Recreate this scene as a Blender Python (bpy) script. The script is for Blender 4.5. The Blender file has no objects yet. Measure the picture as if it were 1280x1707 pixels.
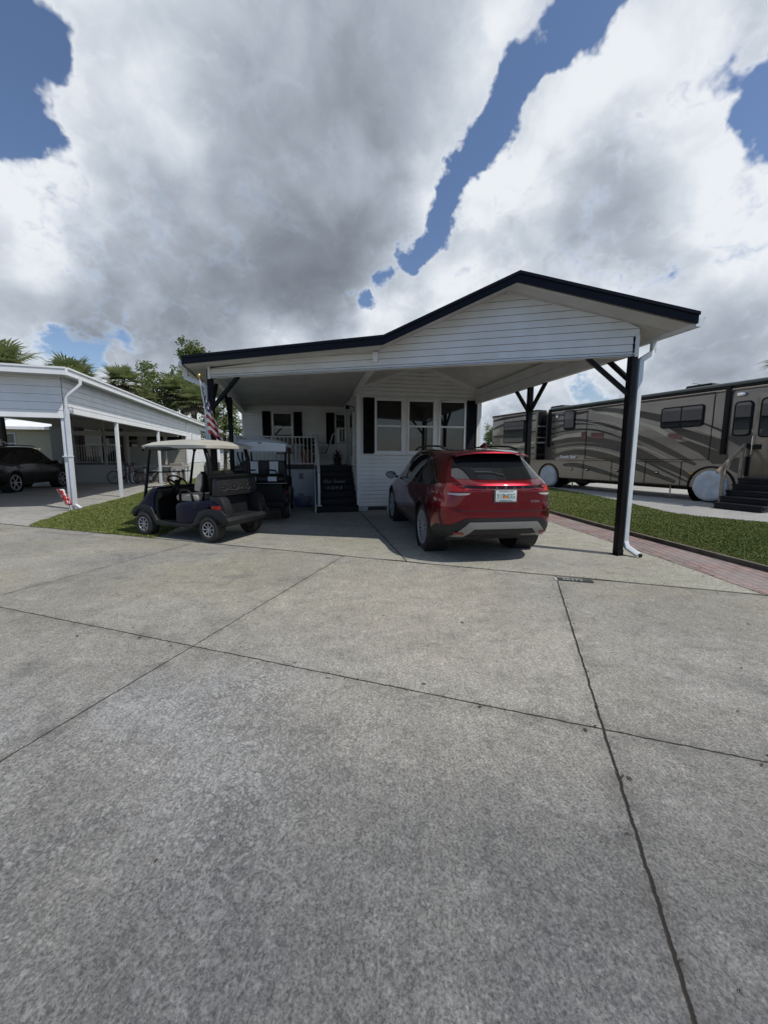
import bpy, bmesh, math, random
from math import radians as R, sin, cos, pi, atan2, sqrt
from mathutils import Vector, Matrix, noise
from mathutils.bvhtree import BVHTree

random.seed(7)
S = bpy.context.scene
COL = S.collection

# ------------------------------------------------------------------ camera
cd = bpy.data.cameras.new('camera'); cam = bpy.data.objects.new('camera', cd); COL.objects.link(cam)
cd.sensor_fit = 'VERTICAL'; cd.sensor_height = 24; cd.lens = 24 * 641 / 1707
cd.shift_y = -15.5 / 1707; cd.clip_end = 3000; cd.clip_start = .05
p_, r_ = R(6.94), R(0.2)
F_ = Vector((0, cos(p_), -sin(p_))); U0 = Vector((0, sin(p_), cos(p_))); R0 = Vector((1, 0, 0))
Rt = cos(r_) * R0 + sin(r_) * U0; Up = -sin(r_) * R0 + cos(r_) * U0
cam.matrix_world = Matrix(((Rt.x, Up.x, -F_.x, 0), (Rt.y, Up.y, -F_.y, 0), (Rt.z, Up.z, -F_.z, 1.52), (0, 0, 0, 1)))
S.camera = cam
S.view_settings.view_transform = 'Standard'; S.view_settings.look = 'None'
S.view_settings.gamma = 1; S.view_settings.exposure = 0
S.render.engine = 'CYCLES'

# ------------------------------------------------------------------ sun and sky
SUN_H, SUN_E = R(117), R(57)          # heading (clockwise from +Y) and elevation
sl = bpy.data.lights.new('sun', 'SUN'); sl.energy = 3.5; sl.angle = R(0.6); sl.color = (1, .95, .87)
so = bpy.data.objects.new('sun', sl); COL.objects.link(so)
sd = Vector((sin(SUN_H) * cos(SUN_E), cos(SUN_H) * cos(SUN_E), sin(SUN_E)))
so.rotation_euler = sd.to_track_quat('Z', 'Y').to_euler()

W = bpy.data.worlds.new('World'); S.world = W; W.use_nodes = True
nt = W.node_tree; nt.nodes.clear()


class NT:
    """tiny node-tree writer"""
    def __init__(s, t): s.t = t
    def n(s, typ, **kw):
        x = s.t.nodes.new(typ)
        for k, v in kw.items():
            setattr(x, k, v)
        return x
    def lk(s, a, b): s.t.links.new(a, b)
    def set(s, inp, v):
        if isinstance(v, bpy.types.NodeSocket): s.lk(v, inp)
        else: inp.default_value = v
    def m(s, op, a, b=None, c=None, clamp=False):
        x = s.n('ShaderNodeMath', operation=op); x.use_clamp = clamp
        s.set(x.inputs[0], a)
        if b is not None: s.set(x.inputs[1], b)
        if c is not None: s.set(x.inputs[2], c)
        return x.outputs[0]
    def vm(s, op, a, b=None):
        x = s.n('ShaderNodeVectorMath', operation=op); s.set(x.inputs[0], a)
        if b is not None: s.set(x.inputs[1], b)
        return x.outputs[1] if op in ('DOT_PRODUCT', 'LENGTH', 'DISTANCE') else x.outputs[0]
    def rng(s, v, a, b, c=0., d=1., sm=True):
        x = s.n('ShaderNodeMapRange'); x.interpolation_type = 'SMOOTHSTEP' if sm else 'LINEAR'
        s.set(x.inputs[0], v)
        for i, q in enumerate((a, b, c, d)): x.inputs[i + 1].default_value = q
        return x.outputs[0]
    def noise(s, vec, sc, det=4, rough=.55, dist=0., dim='3D'):
        x = s.n('ShaderNodeTexNoise'); x.noise_dimensions = dim
        if vec is not None: s.lk(vec, x.inputs['Vector'])
        x.inputs['Scale'].default_value = sc; x.inputs['Detail'].default_value = det
        x.inputs['Roughness'].default_value = rough; x.inputs['Distortion'].default_value = dist
        return x.outputs[0]
    def mix(s, f, a, b, mode='MIX'):
        x = s.n('ShaderNodeMix'); x.data_type = 'RGBA'; x.blend_type = mode
        s.set(x.inputs[0], f)
        for i, q in ((6, a), (7, b)):
            if isinstance(q, (tuple, list)): x.inputs[i].default_value = (*q[:3], 1)
            else: s.lk(q, x.inputs[i])
        return x.outputs[2]
    def map(s, vec, loc=(0, 0, 0), rot=(0, 0, 0), sc=(1, 1, 1)):
        x = s.n('ShaderNodeMapping'); s.lk(vec, x.inputs[0])
        x.inputs[1].default_value = loc; x.inputs[2].default_value = rot; x.inputs[3].default_value = sc
        return x.outputs[0]


def pxdir(x, y):
    """direction of a bearing in the sky, used only to place the clouds round the horizon"""
    d = F_ * 641 + Rt * (x - 640) - Up * (y - 838)
    return d.normalized()


q = NT(nt)
bg = q.n('ShaderNodeBackground'); out = q.n('ShaderNodeOutputWorld')
sky = q.n('ShaderNodeTexSky'); sky.sky_type = 'NISHITA'; sky.sun_disc = False
sky.sun_elevation = SUN_E; sky.sun_rotation = SUN_H; sky.air_density = 1.15; sky.dust_density = .6; sky.ozone_density = 2.4
tc = q.n('ShaderNodeTexCoord'); D = tc.outputs['Generated']
sep = q.n('ShaderNodeSeparateXYZ'); q.lk(D, sep.inputs[0])
zz = q.m('MULTIPLY', q.m('ADD', q.m('MAXIMUM', sep.outputs[2], -.2), .75), .68)
cx = q.m('DIVIDE', sep.outputs[0], zz); cy = q.m('DIVIDE', sep.outputs[1], zz)
cmb = q.n('ShaderNodeCombineXYZ'); q.lk(cx, cmb.inputs[0]); q.lk(cy, cmb.inputs[1])
P_ = cmb.outputs[0]
warp = q.n('ShaderNodeTexNoise'); warp.inputs['Scale'].default_value = 2.2; warp.inputs['Detail'].default_value = 5
q.lk(P_, warp.inputs['Vector'])
wv = q.vm('SUBTRACT', warp.outputs['Color'], (.5, .5, .5))
wsc = q.n('ShaderNodeVectorMath', operation='SCALE'); q.lk(wv, wsc.inputs[0]); wsc.inputs[3].default_value = .16
Dw = q.vm('ADD', D, wsc.outputs[0])
warp2 = q.n('ShaderNodeTexNoise'); warp2.inputs['Scale'].default_value = 9.; warp2.inputs['Detail'].default_value = 4; warp2.inputs['Roughness'].default_value = .6
q.lk(P_, warp2.inputs['Vector'])
wsc2 = q.n('ShaderNodeVectorMath', operation='SCALE'); q.lk(q.vm('SUBTRACT', warp2.outputs['Color'], (.5, .5, .5)), wsc2.inputs[0]); wsc2.inputs[3].default_value = .10
Dw = q.vm('ADD', Dw, wsc2.outputs[0])


def lobes(vec, pts):
    acc = None
    for (x, y, r, w) in pts:
        c = pxdir(x, y)
        dist = q.vm('DISTANCE', vec, tuple(c))
        v = q.rng(dist, 0., r, w, 0.)
        acc = v if acc is None else q.m('ADD', acc, v)
    return acc


# blue gaps (x, y bearing, angular radius, weight)
gaps = lobes(Dw, [(-100, 10, .12, 1.2), (-40, 110, .07, .8), (25, 50, .065, .7), (-5, 185, .072, .9), (70, 235, .045, .7), (20, 245, .045, .5), (60, 110, .035, .5),
                  (1000, -70, .095, 1.0), (985, 0, .070, 1.1), (945, 50, .072, 1.1), (900, 100, .060, 1.0), (855, 155, .060, 1.1), (815, 205, .068, 1.2), (785, 255, .068, 1.2), (760, 305, .055, 1.0), (738, 350, .055, 1.0), (712, 390, .05, .95), (685, 420, .045, .85),
                  (600, 508, .045, .75), (635, 465, .04, .6), (655, 440, .035, .5), (1300, 225, .06, .9), (1265, 190, .04, .5), (1275, 120, .05, .8), (1205, 150, .05, .75), (1235, 190, .04, .6), (1112, 440, .045, .65), (1085, 475, .035, .55), (1150, 440, .03, .5), (710, 480, .03, .35), (130, 592, .07, .65), (215, 575, .055, .5), (165, 610, .05, .6), (1000, 650, .08, .5), (90, 560, .04, .3)])
gaps = q.m('MULTIPLY', gaps, 1.05)
gaps = q.m('ADD', gaps, q.rng(sep.outputs[1], .12, -.25, 0., .62))  # clearer unseen sky behind the camera, added to cut light under the carport
n0 = q.noise(P_, 1.6, 3, .5, .2)
n1 = q.m('ABSOLUTE', q.m('SUBTRACT', q.noise(P_, 4., 1., .5, .2), .5))
n2 = q.m('ABSOLUTE', q.m('SUBTRACT', q.noise(P_, 9.5, 1., .5, .2), .5))
n3 = q.m('ABSOLUTE', q.m('SUBTRACT', q.noise(P_, 22., 2., .55, .2), .5))
n4 = q.noise(P_, 60., 4, .65)
dens = q.m('ADD', q.m('MULTIPLY', q.m('SUBTRACT', n0, .5), .7), q.m('MULTIPLY', n1, 1.1))
dens = q.m('ADD', dens, q.m('MULTIPLY', n2, 1.0)); dens = q.m('ADD', dens, q.m('MULTIPLY', n3, .7))
dens = q.m('ADD', dens, q.m('MULTIPLY', q.m('SUBTRACT', n4, .5), .20))
dens = q.m('SUBTRACT', q.m('ADD', dens, .16), gaps)
alpha = q.rng(dens, -.15, .27)
dark = lobes(Dw, [(500, 110, .50, .22), (540, 480, .22, .42), (560, 430, .36, .22), (250, 400, .35, .24), (640, 200, .22, .16), (430, 330, .25, .12), (1050, 380, .17, .22),
                  (1160, 500, .20, .26), (1010, 280, .12, .16), (60, 510, .20, .34), (1200, 590, .12, .2), (900, 560, .2, .2), (200, 520, .18, .25), (370, 540, .2, .2), (110, 120, .14, .1), (1150, 380, .2, .1)])
soft = q.noise(q.map(P_, loc=(3.1, 1.7, 0)), 1.9, 3, .45, .4)
puff = q.m('ABSOLUTE', q.m('SUBTRACT', q.noise(q.vm('ADD', P_, wsc.outputs[0]), 4.2, 2., .45, .3), .5))
pf2 = q.noise(q.vm('ADD', P_, wsc.outputs[0]), 9., 6, .58, .3)
rim = q.rng(dens, .02, .30, -.16, .07)
bright = lobes(Dw, [(700, 330, .10, .16), (790, 330, .10, .2), (960, 210, .12, .14), (560, 290, .14, .16), (600, 540, .16, .2), (60, 300, .12, .16), (1230, 350, .16, .16), (840, 60, .1, .12), (1100, 60, .2, .12), (480, 550, .12, .16), (230, 230, .2, .1), (40, 410, .14, .16), (860, 300, .1, .14), (60, 570, .1, .2)])
thick = q.m('ADD', q.m('ADD', q.m('MULTIPLY', dark, .78), .05), q.m('MULTIPLY', q.m('SUBTRACT', soft, .5), 1.0))
thick = q.m('ADD', thick, q.m('MULTIPLY', q.m('SUBTRACT', puff, .13), -.75))
thick = q.m('ADD', thick, q.m('MULTIPLY', q.m('SUBTRACT', pf2, .5), .42))
thick = q.m('SUBTRACT', q.m('ADD', thick, rim), q.m('MULTIPLY', bright, 1.35))
ramp = q.n('ShaderNodeValToRGB'); q.lk(thick, ramp.inputs[0]); ramp.color_ramp.interpolation = 'B_SPLINE'
el = ramp.color_ramp.elements
el[0].position = 0.; el[0].color = (.87, .90, .94, 1); el[1].position = .85; el[1].color = (.185, .21, .25, 1)
e = el.new(.14); e.color = (.67, .72, .79, 1); e = el.new(.34); e.color = (.44, .495, .57, 1); e = el.new(.6); e.color = (.275, .31, .365, 1)
ccol = ramp.outputs[0]
skyc = q.mix(1., sky.outputs[0], (.98, 1.0, 1.10), 'MULTIPLY')
# pale haze near the horizon lies in the air itself
hz = q.rng(sep.outputs[2], 0., .22, .45, 0.)
skyc = q.mix(hz, skyc, (5.5, 6.2, 7.0))
fin = q.mix(alpha, skyc, q.mix(1., ccol, (10, 10, 10), 'MULTIPLY'))
q.lk(fin, bg.inputs[0]); bg.inputs[1].default_value = .1
q.lk(bg.outputs[0], out.inputs[0])
W.cycles.sampling_method = 'MANUAL'; W.cycles.sample_map_resolution = 512

# ------------------------------------------------------------------ materials
MATS = {}


def M(name, col, rough=.5, metal=0., var=0., vs=4., bump=0., bs=60., coat=0., spec=.5, tint=None, trans=0.):
    if name in MATS: return MATS[name]
    m = bpy.data.materials.new(name); m.use_nodes = True
    t = NT(m.node_tree); b = m.node_tree.nodes['Principled BSDF']
    b.inputs['Roughness'].default_value = rough; b.inputs['Metallic'].default_value = metal
    b.inputs['Coat Weight'].default_value = coat; b.inputs['Coat Roughness'].default_value = .04
    b.inputs['Specular IOR Level'].default_value = spec
    if trans: b.inputs['Transmission Weight'].default_value = trans
    tcn = t.n('ShaderNodeTexCoord').outputs['Object']
    if var:
        f = t.noise(tcn, vs, 6, .6)
        f = t.rng(f, .3, .7)
        c2 = tint or tuple(c * (1 - var) for c in col)
        t.lk(t.mix(f, col, c2), b.inputs['Base Color'])
    else:
        f = t.noise(tcn, 3., 4); f = t.rng(f, .3, .7)
        t.lk(t.mix(f, col, tuple(c * .93 for c in col)), b.inputs['Base Color'])
    if bump:
        bn = t.n('ShaderNodeBump'); bn.inputs['Strength'].default_value = bump; bn.inputs['Distance'].default_value = .01
        t.lk(t.noise(tcn, bs, 5), bn.inputs['Height']); t.lk(bn.outputs[0], b.inputs['Normal'])
    MATS[name] = m
    return m


WHITE = M('white_vinyl_siding', (.73, .74, .74), .42, var=.12, vs=1.6, bump=.15, bs=25, tint=(.63, .63, .60))
TRIM = M('white_trim_paint', (.72, .73, .73), .4, var=.12, vs=3)
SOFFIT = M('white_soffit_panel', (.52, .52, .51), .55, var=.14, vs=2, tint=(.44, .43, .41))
NAVY = M('navy_painted_metal', (.0055, .006, .014), .4, var=.3, vs=3, spec=.18)
BLACKP = M('black_painted_steel', (.006, .006, .007), .45, var=.3, vs=5, spec=.2)
SHUT = M('black_shutter_plastic', (.003, .003, .004), .5, spec=.15)
GUT = M('white_painted_gutter', (.66, .70, .72), .33, var=.12, vs=4)
RUB = M('tyre_rubber', (.012, .012, .013), .75, var=.4, vs=12, tint=(.03, .028, .026), bump=.3)
ALLOY = M('machined_alloy', (.42, .43, .46), .38, .55)
DALLOY = M('dark_alloy', (.05, .05, .055), .35, .8)
STEPM = M('dark_step_paint', (.010, .012, .017), .55, var=.4, vs=6, bump=.2, spec=.25)
GLASS = M('dark_window_glass', (.008, .009, .010), .03, spec=.8)
RAIL = M('white_rail_paint', (.55, .57, .58), .4, var=.12)
SKIRT = M('pale_skirting_panel', (.42, .46, .50), .5, var=.15, vs=3)
CHROME = M('polished_chrome', (.7, .7, .72), .12, 1.)


def concrete(name, base, base2, joints=(), crackle=0., warm=0., stain_falloff=1., lip=0.):
    m = bpy.data.materials.new(name); m.use_nodes = True
    t = NT(m.node_tree); b = m.node_tree.nodes['Principled BSDF']
    O = t.n('ShaderNodeTexCoord').outputs['Object']
    sp = t.n('ShaderNodeSeparateXYZ'); t.lk(O, sp.inputs[0])
    big = t.noise(O, .33, 5, .6, .3)
    mid = t.noise(t.map(O, loc=(7, 3, 0)), 1.25, 8, .66, .5)
    OR = t.map(O, loc=(.3, .7, .2), rot=(.7, .5, .9))
    fine = t.noise(OR, 26., 6, .75)
    bg_n = t.n('ShaderNodeTexNoise'); t.lk(O, bg_n.inputs['Vector']); bg_n.inputs['Scale'].default_value = .8; bg_n.inputs['Detail'].default_value = 6; bg_n.inputs['Roughness'].default_value = .65; bigc = bg_n.outputs['Color']
    grit = t.noise(OR if False else t.map(O, loc=(.1, .2, .5), rot=(.9, -.6, .4)), 95., 3, .8)
    col = t.mix(t.rng(big, .35, .65), base, base2)
    if warm:
        # tan leaf stain on the slabs next to the carport
        w = t.m('MULTIPLY', t.rng(sp.outputs[1], 2.2, 4.6), t.rng(t.noise(t.map(O, loc=(1, 9, 0)), .5, 5), .3, .62))
        col = t.mix(t.m('MULTIPLY', w, warm), col, (.37, .355, .265))
    # near end darker: weathered concrete plus light falloff painted into the colour
    gr = t.m('MULTIPLY', t.rng(t.m('ADD', sp.outputs[1], t.m('MULTIPLY', t.m('SUBTRACT', mid, .5), 1.6)), 2.6, .5), stain_falloff)
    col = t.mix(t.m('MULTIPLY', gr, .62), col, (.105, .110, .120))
    dk = t.m('MULTIPLY', t.rng(t.m('ADD', mid, t.m('MULTIPLY', gr, .16)), .50, .80), .60 * stain_falloff)
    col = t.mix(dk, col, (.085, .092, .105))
    blot = t.rng(t.noise(t.map(O, loc=(2.2, 5, 0), sc=(1, 1.6, 1)), .8, 7, .7, .8), .56, .74)
    col = t.mix(t.m('MULTIPLY', blot, .42), col, (.105, .108, .11))
    lite = t.rng(t.noise(t.map(O, loc=(4.2, 1, 0)), 1.9, 8, .75, .6), .50, .72)
    col = t.mix(t.m('MULTIPLY', lite, .45), col, (.40, .40, .39))
    if crackle:
        # slabs poured at different times differ a little in tone
        c1_ = t.m('GREATER_THAN', t.m('ADD', t.m('MULTIPLY', sp.outputs[0], .3195), t.m('MULTIPLY', sp.outputs[1], .9476)), 2.281)
        c2_ = t.m('GREATER_THAN', t.m('SUBTRACT', t.m('MULTIPLY', sp.outputs[0], .9476), t.m('MULTIPLY', sp.outputs[1], .3195)), -2.373)
        c3_ = t.m('GREATER_THAN', t.m('SUBTRACT', t.m('MULTIPLY', sp.outputs[0], .9476), t.m('MULTIPLY', sp.outputs[1], .3195)), .53)
        tone = t.m('ADD', t.m('ADD', t.m('MULTIPLY', c1_, .10), t.m('MULTIPLY', c2_, .05)), t.m('ADD', t.m('MULTIPLY', t.m('MULTIPLY', c3_, c1_), -.09), .93))
        tv = t.n('ShaderNodeCombineXYZ'); [t.lk(tone, tv.inputs[i]) for i in range(3)]
        col = t.mix(1., col, tv.outputs[0], 'MULTIPLY')
        # pale scoured patch and warm rusty haze
        pp = t.m('MULTIPLY', t.rng(t.vm('DISTANCE', t.vm('ADD', O, t.vm('MULTIPLY', t.vm('SUBTRACT', bigc, (.5, .5, .5)), (2.2, 2.2, 0))), (-1.55, 1.75, 0)), .25, 1.5, 1., 0.), t.rng(mid, .38, .6))
        col = t.mix(t.m('MULTIPLY', pp, .50), col, (.40, .405, .41))
        pw = t.rng(t.vm('DISTANCE', t.vm('ADD', O, t.vm('MULTIPLY', t.vm('SUBTRACT', bigc, (.5, .5, .5)), (2.2, 2.2, 0))), (.5, 3.7, 0)), .4, 2.4, .6, 0.)
        col = t.mix(pw, col, (.40, .375, .315))
        # broom finish running towards the kerb
        brm = t.noise(t.map(O, rot=(0, 0, R(18.6)), sc=(85, 3.5, 1)), 1., 4, .6)
        col = t.mix(t.rng(brm, .35, .65, 0., .35), col, t.mix(1., col, (.62, .62, .63), 'MULTIPLY'))
    cl_ = t.noise(t.map(O, loc=(9, 2, 0), rot=(0, 0, .4), sc=(1, 1.5, 1)), 3.2, 9, .72, .7)
    col = t.mix(t.rng(cl_, .52, .70, 0., .55), col, t.mix(1., col, (1.38, 1.38, 1.36), 'MULTIPLY'))
    col = t.mix(t.rng(cl_, .50, .34, 0., .60), col, t.mix(1., col, (.66, .66, .67), 'MULTIPLY'))
    # aggregate speckle
    col = t.mix(t.rng(grit, .34, .66, .0, .85, False), t.mix(1., col, (.40, .40, .41), 'MULTIPLY'), t.mix(1., col, (1.56, 1.55, 1.52), 'MULTIPLY'))
    col = t.mix(t.rng(fine, .28, .72, .0, .75, False), t.mix(1., col, (.62, .62, .63), 'MULTIPLY'), t.mix(1., col, (1.2, 1.2, 1.18), 'MULTIPLY'))
    hgt = t.m('ADD', t.m('MULTIPLY', grit, .5), t.m('MULTIPLY', fine, .7))
    if crackle:
        nv = t.n('ShaderNodeTexNoise'); nv.inputs['Scale'].default_value = 7.; nv.inputs['Detail'].default_value = 7; t.lk(O, nv.inputs['Vector'])
        s1 = t.n('ShaderNodeVectorMath', operation='SCALE'); t.lk(nv.outputs['Color'], s1.inputs[0]); s1.inputs[3].default_value = .30
        dv = t.map(t.vm('ADD', O, s1.outputs[0]), rot=(0, 0, R(-35)), sc=(1., .62, 1))
        vo = t.n('ShaderNodeTexVoronoi'); vo.feature = 'DISTANCE_TO_EDGE'; vo.inputs['Scale'].default_value = 26.; vo.inputs['Randomness'].default_value = 1.
        t.lk(dv, vo.inputs['Vector'])
        ln = t.m('MULTIPLY', t.rng(vo.outputs['Distance'], .0, .16, 1., 0.), t.rng(t.noise(t.map(O, loc=(5, 5, 0)), 5., 4, .7), .36, .56))
        mk = t.m('MULTIPLY', t.rng(t.noise(t.map(O, loc=(11, 4, 0)), .9, 6, .7), .34, .60), t.rng(t.m('ADD', sp.outputs[0], t.m('MULTIPLY', sp.outputs[1], .25)), 1.2, -.6))
        mk = t.m('MULTIPLY', mk, t.m('MULTIPLY', t.rng(sp.outputs[1], 4.5, 2.2), t.rng(t.m('ABSOLUTE', t.m('SUBTRACT', t.m('SUBTRACT', sp.outputs[1], t.m('MULTIPLY', sp.outputs[0], .55)), 2.35)), 1.7, .5, .12, 1.)))
        mk = t.m('ADD', mk, t.m('MULTIPLY', t.rng(t.noise(t.map(O, loc=(31, 14, 0)), 1.3, 4), .50, .66), .35))
        k = t.m('MULTIPLY', t.m('MULTIPLY', ln, mk), crackle, clamp=True)
        col = t.mix(k, col, (.055, .058, .062))
        cell = t.m('MULTIPLY', t.m('MULTIPLY', t.rng(vo.outputs['Distance'], .08, .3), mk), .55 * crackle, clamp=True)
        col = t.mix(cell, col, (.43, .44, .45))
    if joints:
        jn = t.m('MULTIPLY', t.m('SUBTRACT', t.noise(O, 9., 6, .7), .5), .030)
        edgen = t.noise(O, 6., 5, .7)
        J = None; H = None
        for (x0, y0, x1, y1, w) in joints:
            dx, dy = x1 - x0, y1 - y0; L = sqrt(dx * dx + dy * dy); dx /= L; dy /= L
            al = t.m('ADD', t.m('MULTIPLY', t.m('SUBTRACT', sp.outputs[0], x0), dx), t.m('MULTIPLY', t.m('SUBTRACT', sp.outputs[1], y0), dy))
            pe = t.m('ABSOLUTE', t.m('ADD', jn, t.m('SUBTRACT', t.m('MULTIPLY', t.m('SUBTRACT', sp.outputs[0], x0), dy), t.m('MULTIPLY', t.m('SUBTRACT', sp.outputs[1], y0), dx))))
            a = t.rng(pe, w * .35, w, 1., 0.)
            h = t.rng(pe, w, w + .10, .33, 0.)
            seg = t.m('MULTIPLY', t.rng(al, -.01, .01), t.rng(al, L + .01, L - .01))
            a = t.m('MULTIPLY', a, seg); h = t.m('MULTIPLY', h, seg)
            J = a if J is None else t.m('MAXIMUM', J, a)
            H = h if H is None else t.m('MAXIMUM', H, h)
        col = t.mix(t.m('MULTIPLY', H, t.rng(edgen, .4, .62)), col, (.06, .055, .05))
        col = t.mix(J, col, (.018, .016, .013))
        hgt = t.m('SUBTRACT', hgt, t.m('MULTIPLY', J, 2.5))
    t.lk(col, b.inputs['Base Color'])
    b.inputs['Roughness'].default_value = .82; b.inputs['Specular IOR Level'].default_value = .3
    bn = t.n('ShaderNodeBump'); bn.inputs['Strength'].default_value = .55; bn.inputs['Distance'].default_value = .006
    t.lk(hgt, bn.inputs['Height']); t.lk(bn.outputs[0], b.inputs['Normal'])
    return m


# ------------------------------------------------------------------ mesh builder
class MB:
    def __init__(s): s.v = []; s.f = []; s.mi = []; s.mats = []
    def mat(s, m):
        if m not in s.mats: s.mats.append(m)
        return s.mats.index(m)
    def add(s, vs, fs, m):
        o = len(s.v); k = s.mat(m)
        s.v += [tuple(v) for v in vs]
        for f in fs: s.f.append([i + o for i in f]); s.mi.append(k)
        return s
    def box(s, c, size, m, rot=None):
        hx, hy, hz = (i / 2 for i in size)
        vs = [Vector((x, y, z)) for x in (-hx, hx) for y in (-hy, hy) for z in (-hz, hz)]
        if rot is not None:
            Q = rot if isinstance(rot, Matrix) else Matrix.Rotation(rot, 3, 'Z')
            vs = [Q @ v for v in vs]
        c = Vector(c)
        return s.add([v + c for v in vs], [(0, 1, 3, 2), (4, 6, 7, 5), (0, 4, 5, 1), (2, 3, 7, 6), (0, 2, 6, 4), (1, 5, 7, 3)], m)
    def bb(s, a, b, m):
        return s.box([(i + j) / 2 for i, j in zip(a, b)], [abs(j - i) for i, j in zip(a, b)], m)
    def bar(s, a, b, w, h, m, up=(0, 0, 1)):
        a, b = Vector(a), Vector(b); d = (b - a).normalized(); up = Vector(up)
        if abs(d.dot(up)) > .98: up = Vector((0, 1, 0))
        sd_ = d.cross(up).normalized(); u = sd_.cross(d).normalized()
        vs = [p + sd_ * i * w / 2 + u * j * h / 2 for p in (a, b) for i, j in ((-1, -1), (1, -1), (1, 1), (-1, 1))]
        return s.add(vs, [(3, 2, 1, 0), (4, 5, 6, 7), (0, 1, 5, 4), (1, 2, 6, 5), (2, 3, 7, 6), (3, 0, 4, 7)], m)
    def prism(s, poly, axis, a, b, m):
        """poly of 2D points, extruded along axis 'x','y' or 'z' from a to b"""
        def P(p, t):
            return {'x': (t, p[0], p[1]), 'y': (p[0], t, p[1]), 'z': (p[0], p[1], t)}[axis]
        n = len(poly)
        vs = [P(p, a) for p in poly] + [P(p, b) for p in poly]
        fs = [list(range(n))[::-1], list(range(n, 2 * n))] + [(i, (i + 1) % n, n + (i + 1) % n, n + i) for i in range(n)]
        return s.add(vs, fs, m)
    def quad(s, a, b, c, d, m): return s.add([a, b, c, d], [(0, 1, 2, 3)], m)
    def poly(s, pts, m): return s.add(pts, [list(range(len(pts)))], m)
    def slab(s, pts, dz, m):
        """3D polygon given thickness downwards"""
        n = len(pts); lo = [(p[0], p[1], p[2] - dz) for p in pts]
        fs = [list(range(n)), list(range(n, 2 * n))[::-1]] + [((i + 1) % n, i, n + i, n + (i + 1) % n) for i in range(n)]
        return s.add(list(pts) + lo, fs, m)
    def tube(s, pts, r, m, n=8, closed=False, caps=True):
        pts = [Vector(p) for p in pts]; N = len(pts); rings = []
        rr = r if isinstance(r, (list, tuple)) else [r] * N
        prev = None
        for i, p in enumerate(pts):
            if closed: d = (pts[(i + 1) % N] - pts[i - 1]).normalized()
            else: d = (pts[min(i + 1, N - 1)] - pts[max(i - 1, 0)]).normalized()
            if prev is None:
                a = Vector((0, 0, 1)) if abs(d.z) < .9 else Vector((1, 0, 0))
                prev = d.cross(a).normalized()
            prev = (prev - d * prev.dot(d)).normalized(); b = d.cross(prev)
            rings.append([p + (prev * cos(2 * pi * k / n) + b * sin(2 * pi * k / n)) * rr[i] for k in range(n)])
        vs = [v for g in rings for v in g]; fs = []
        for i in range(N if closed else N - 1):
            j = (i + 1) % N
            for k in range(n): fs.append((i * n + k, i * n + (k + 1) % n, j * n + (k + 1) % n, j * n + k))
        if not closed and caps: fs += [list(range(n))[::-1], list(range((N - 1) * n, N * n))]
        return s.add(vs, fs, m)
    def lathe(s, prof, c, axis, m, n=32, closed=False):
        """prof: (radius, offset along axis)"""
        c = Vector(c); ax = Vector(axis).normalized()
        a = Vector((0, 0, 1)) if abs(ax.z) < .9 else Vector((1, 0, 0))
        u = ax.cross(a).normalized(); w = ax.cross(u)
        vs = []; fs = []
        for k in range(n):
            t = 2 * pi * k / n
            for (r, h) in prof: vs.append(c + ax * h + (u * cos(t) + w * sin(t)) * r)
        L = len(prof)
        for k in range(n):
            for i in range(L if closed else L - 1):
                i2 = (i + 1) % L
                fs.append((k * L + i, k * L + i2, ((k + 1) % n) * L + i2, ((k + 1) % n) * L + i))
        return s.add(vs, fs, m)
    def build(s, name, parent=None, bevel=0., smooth=False, seg=2, loc=None, rotz=None, subd=0, kind=None, label=None):
        me = bpy.data.meshes.new(name); me.from_pydata(s.v, [], s.f)
        for m in s.mats: me.materials.append(m)
        me.polygons.foreach_set('material_index', s.mi)
        bm = bmesh.new(); bm.from_mesh(me)
        bmesh.ops.remove_doubles(bm, verts=bm.verts, dist=1e-5) if (bevel or subd) else None
        bmesh.ops.recalc_face_normals(bm, faces=bm.faces)
        if bevel:
            es = [e for e in bm.edges if len(e.link_faces) == 2 and e.calc_face_angle(0) > .5]
            try: bmesh.ops.bevel(bm, geom=es, offset=bevel, segments=seg, profile=.6, affect='EDGES', clamp_overlap=True)
            except Exception: pass
        bm.to_mesh(me); bm.free()
        o = bpy.data.objects.new(name, me); COL.objects.link(o)
        if subd:
            md = o.modifiers.new('s', 'SUBSURF'); md.levels = subd; md.render_levels = subd
        if smooth or bevel:
            me.polygons.foreach_set('use_smooth', [True] * len(me.polygons))
            if not smooth or smooth == 'auto':
                for e in me.edges: pass
                try: me.set_sharp_from_angle(angle=R(38))
                except Exception: pass
        if parent: o.parent = parent
        if loc: o.location = loc
        if rotz is not None: o.rotation_euler = (0, 0, rotz)
        if kind: o['kind'] = kind
        if label: o['label'] = label
        return o


def thing(name, label, cat, loc=(0, 0, 0), rotz=0., group=None):
    o = bpy.data.objects.new(name, None); COL.objects.link(o)
    o.location = loc; o.rotation_euler = (0, 0, rotz); o['label'] = label; o['category'] = cat
    o.empty_display_size = .2
    if group: o['group'] = group
    return o


def tag(o, label, cat, group=None, kind=None):
    o['label'] = label; o['category'] = cat
    if group: o['group'] = group
    if kind: o['kind'] = kind
    return o


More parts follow.
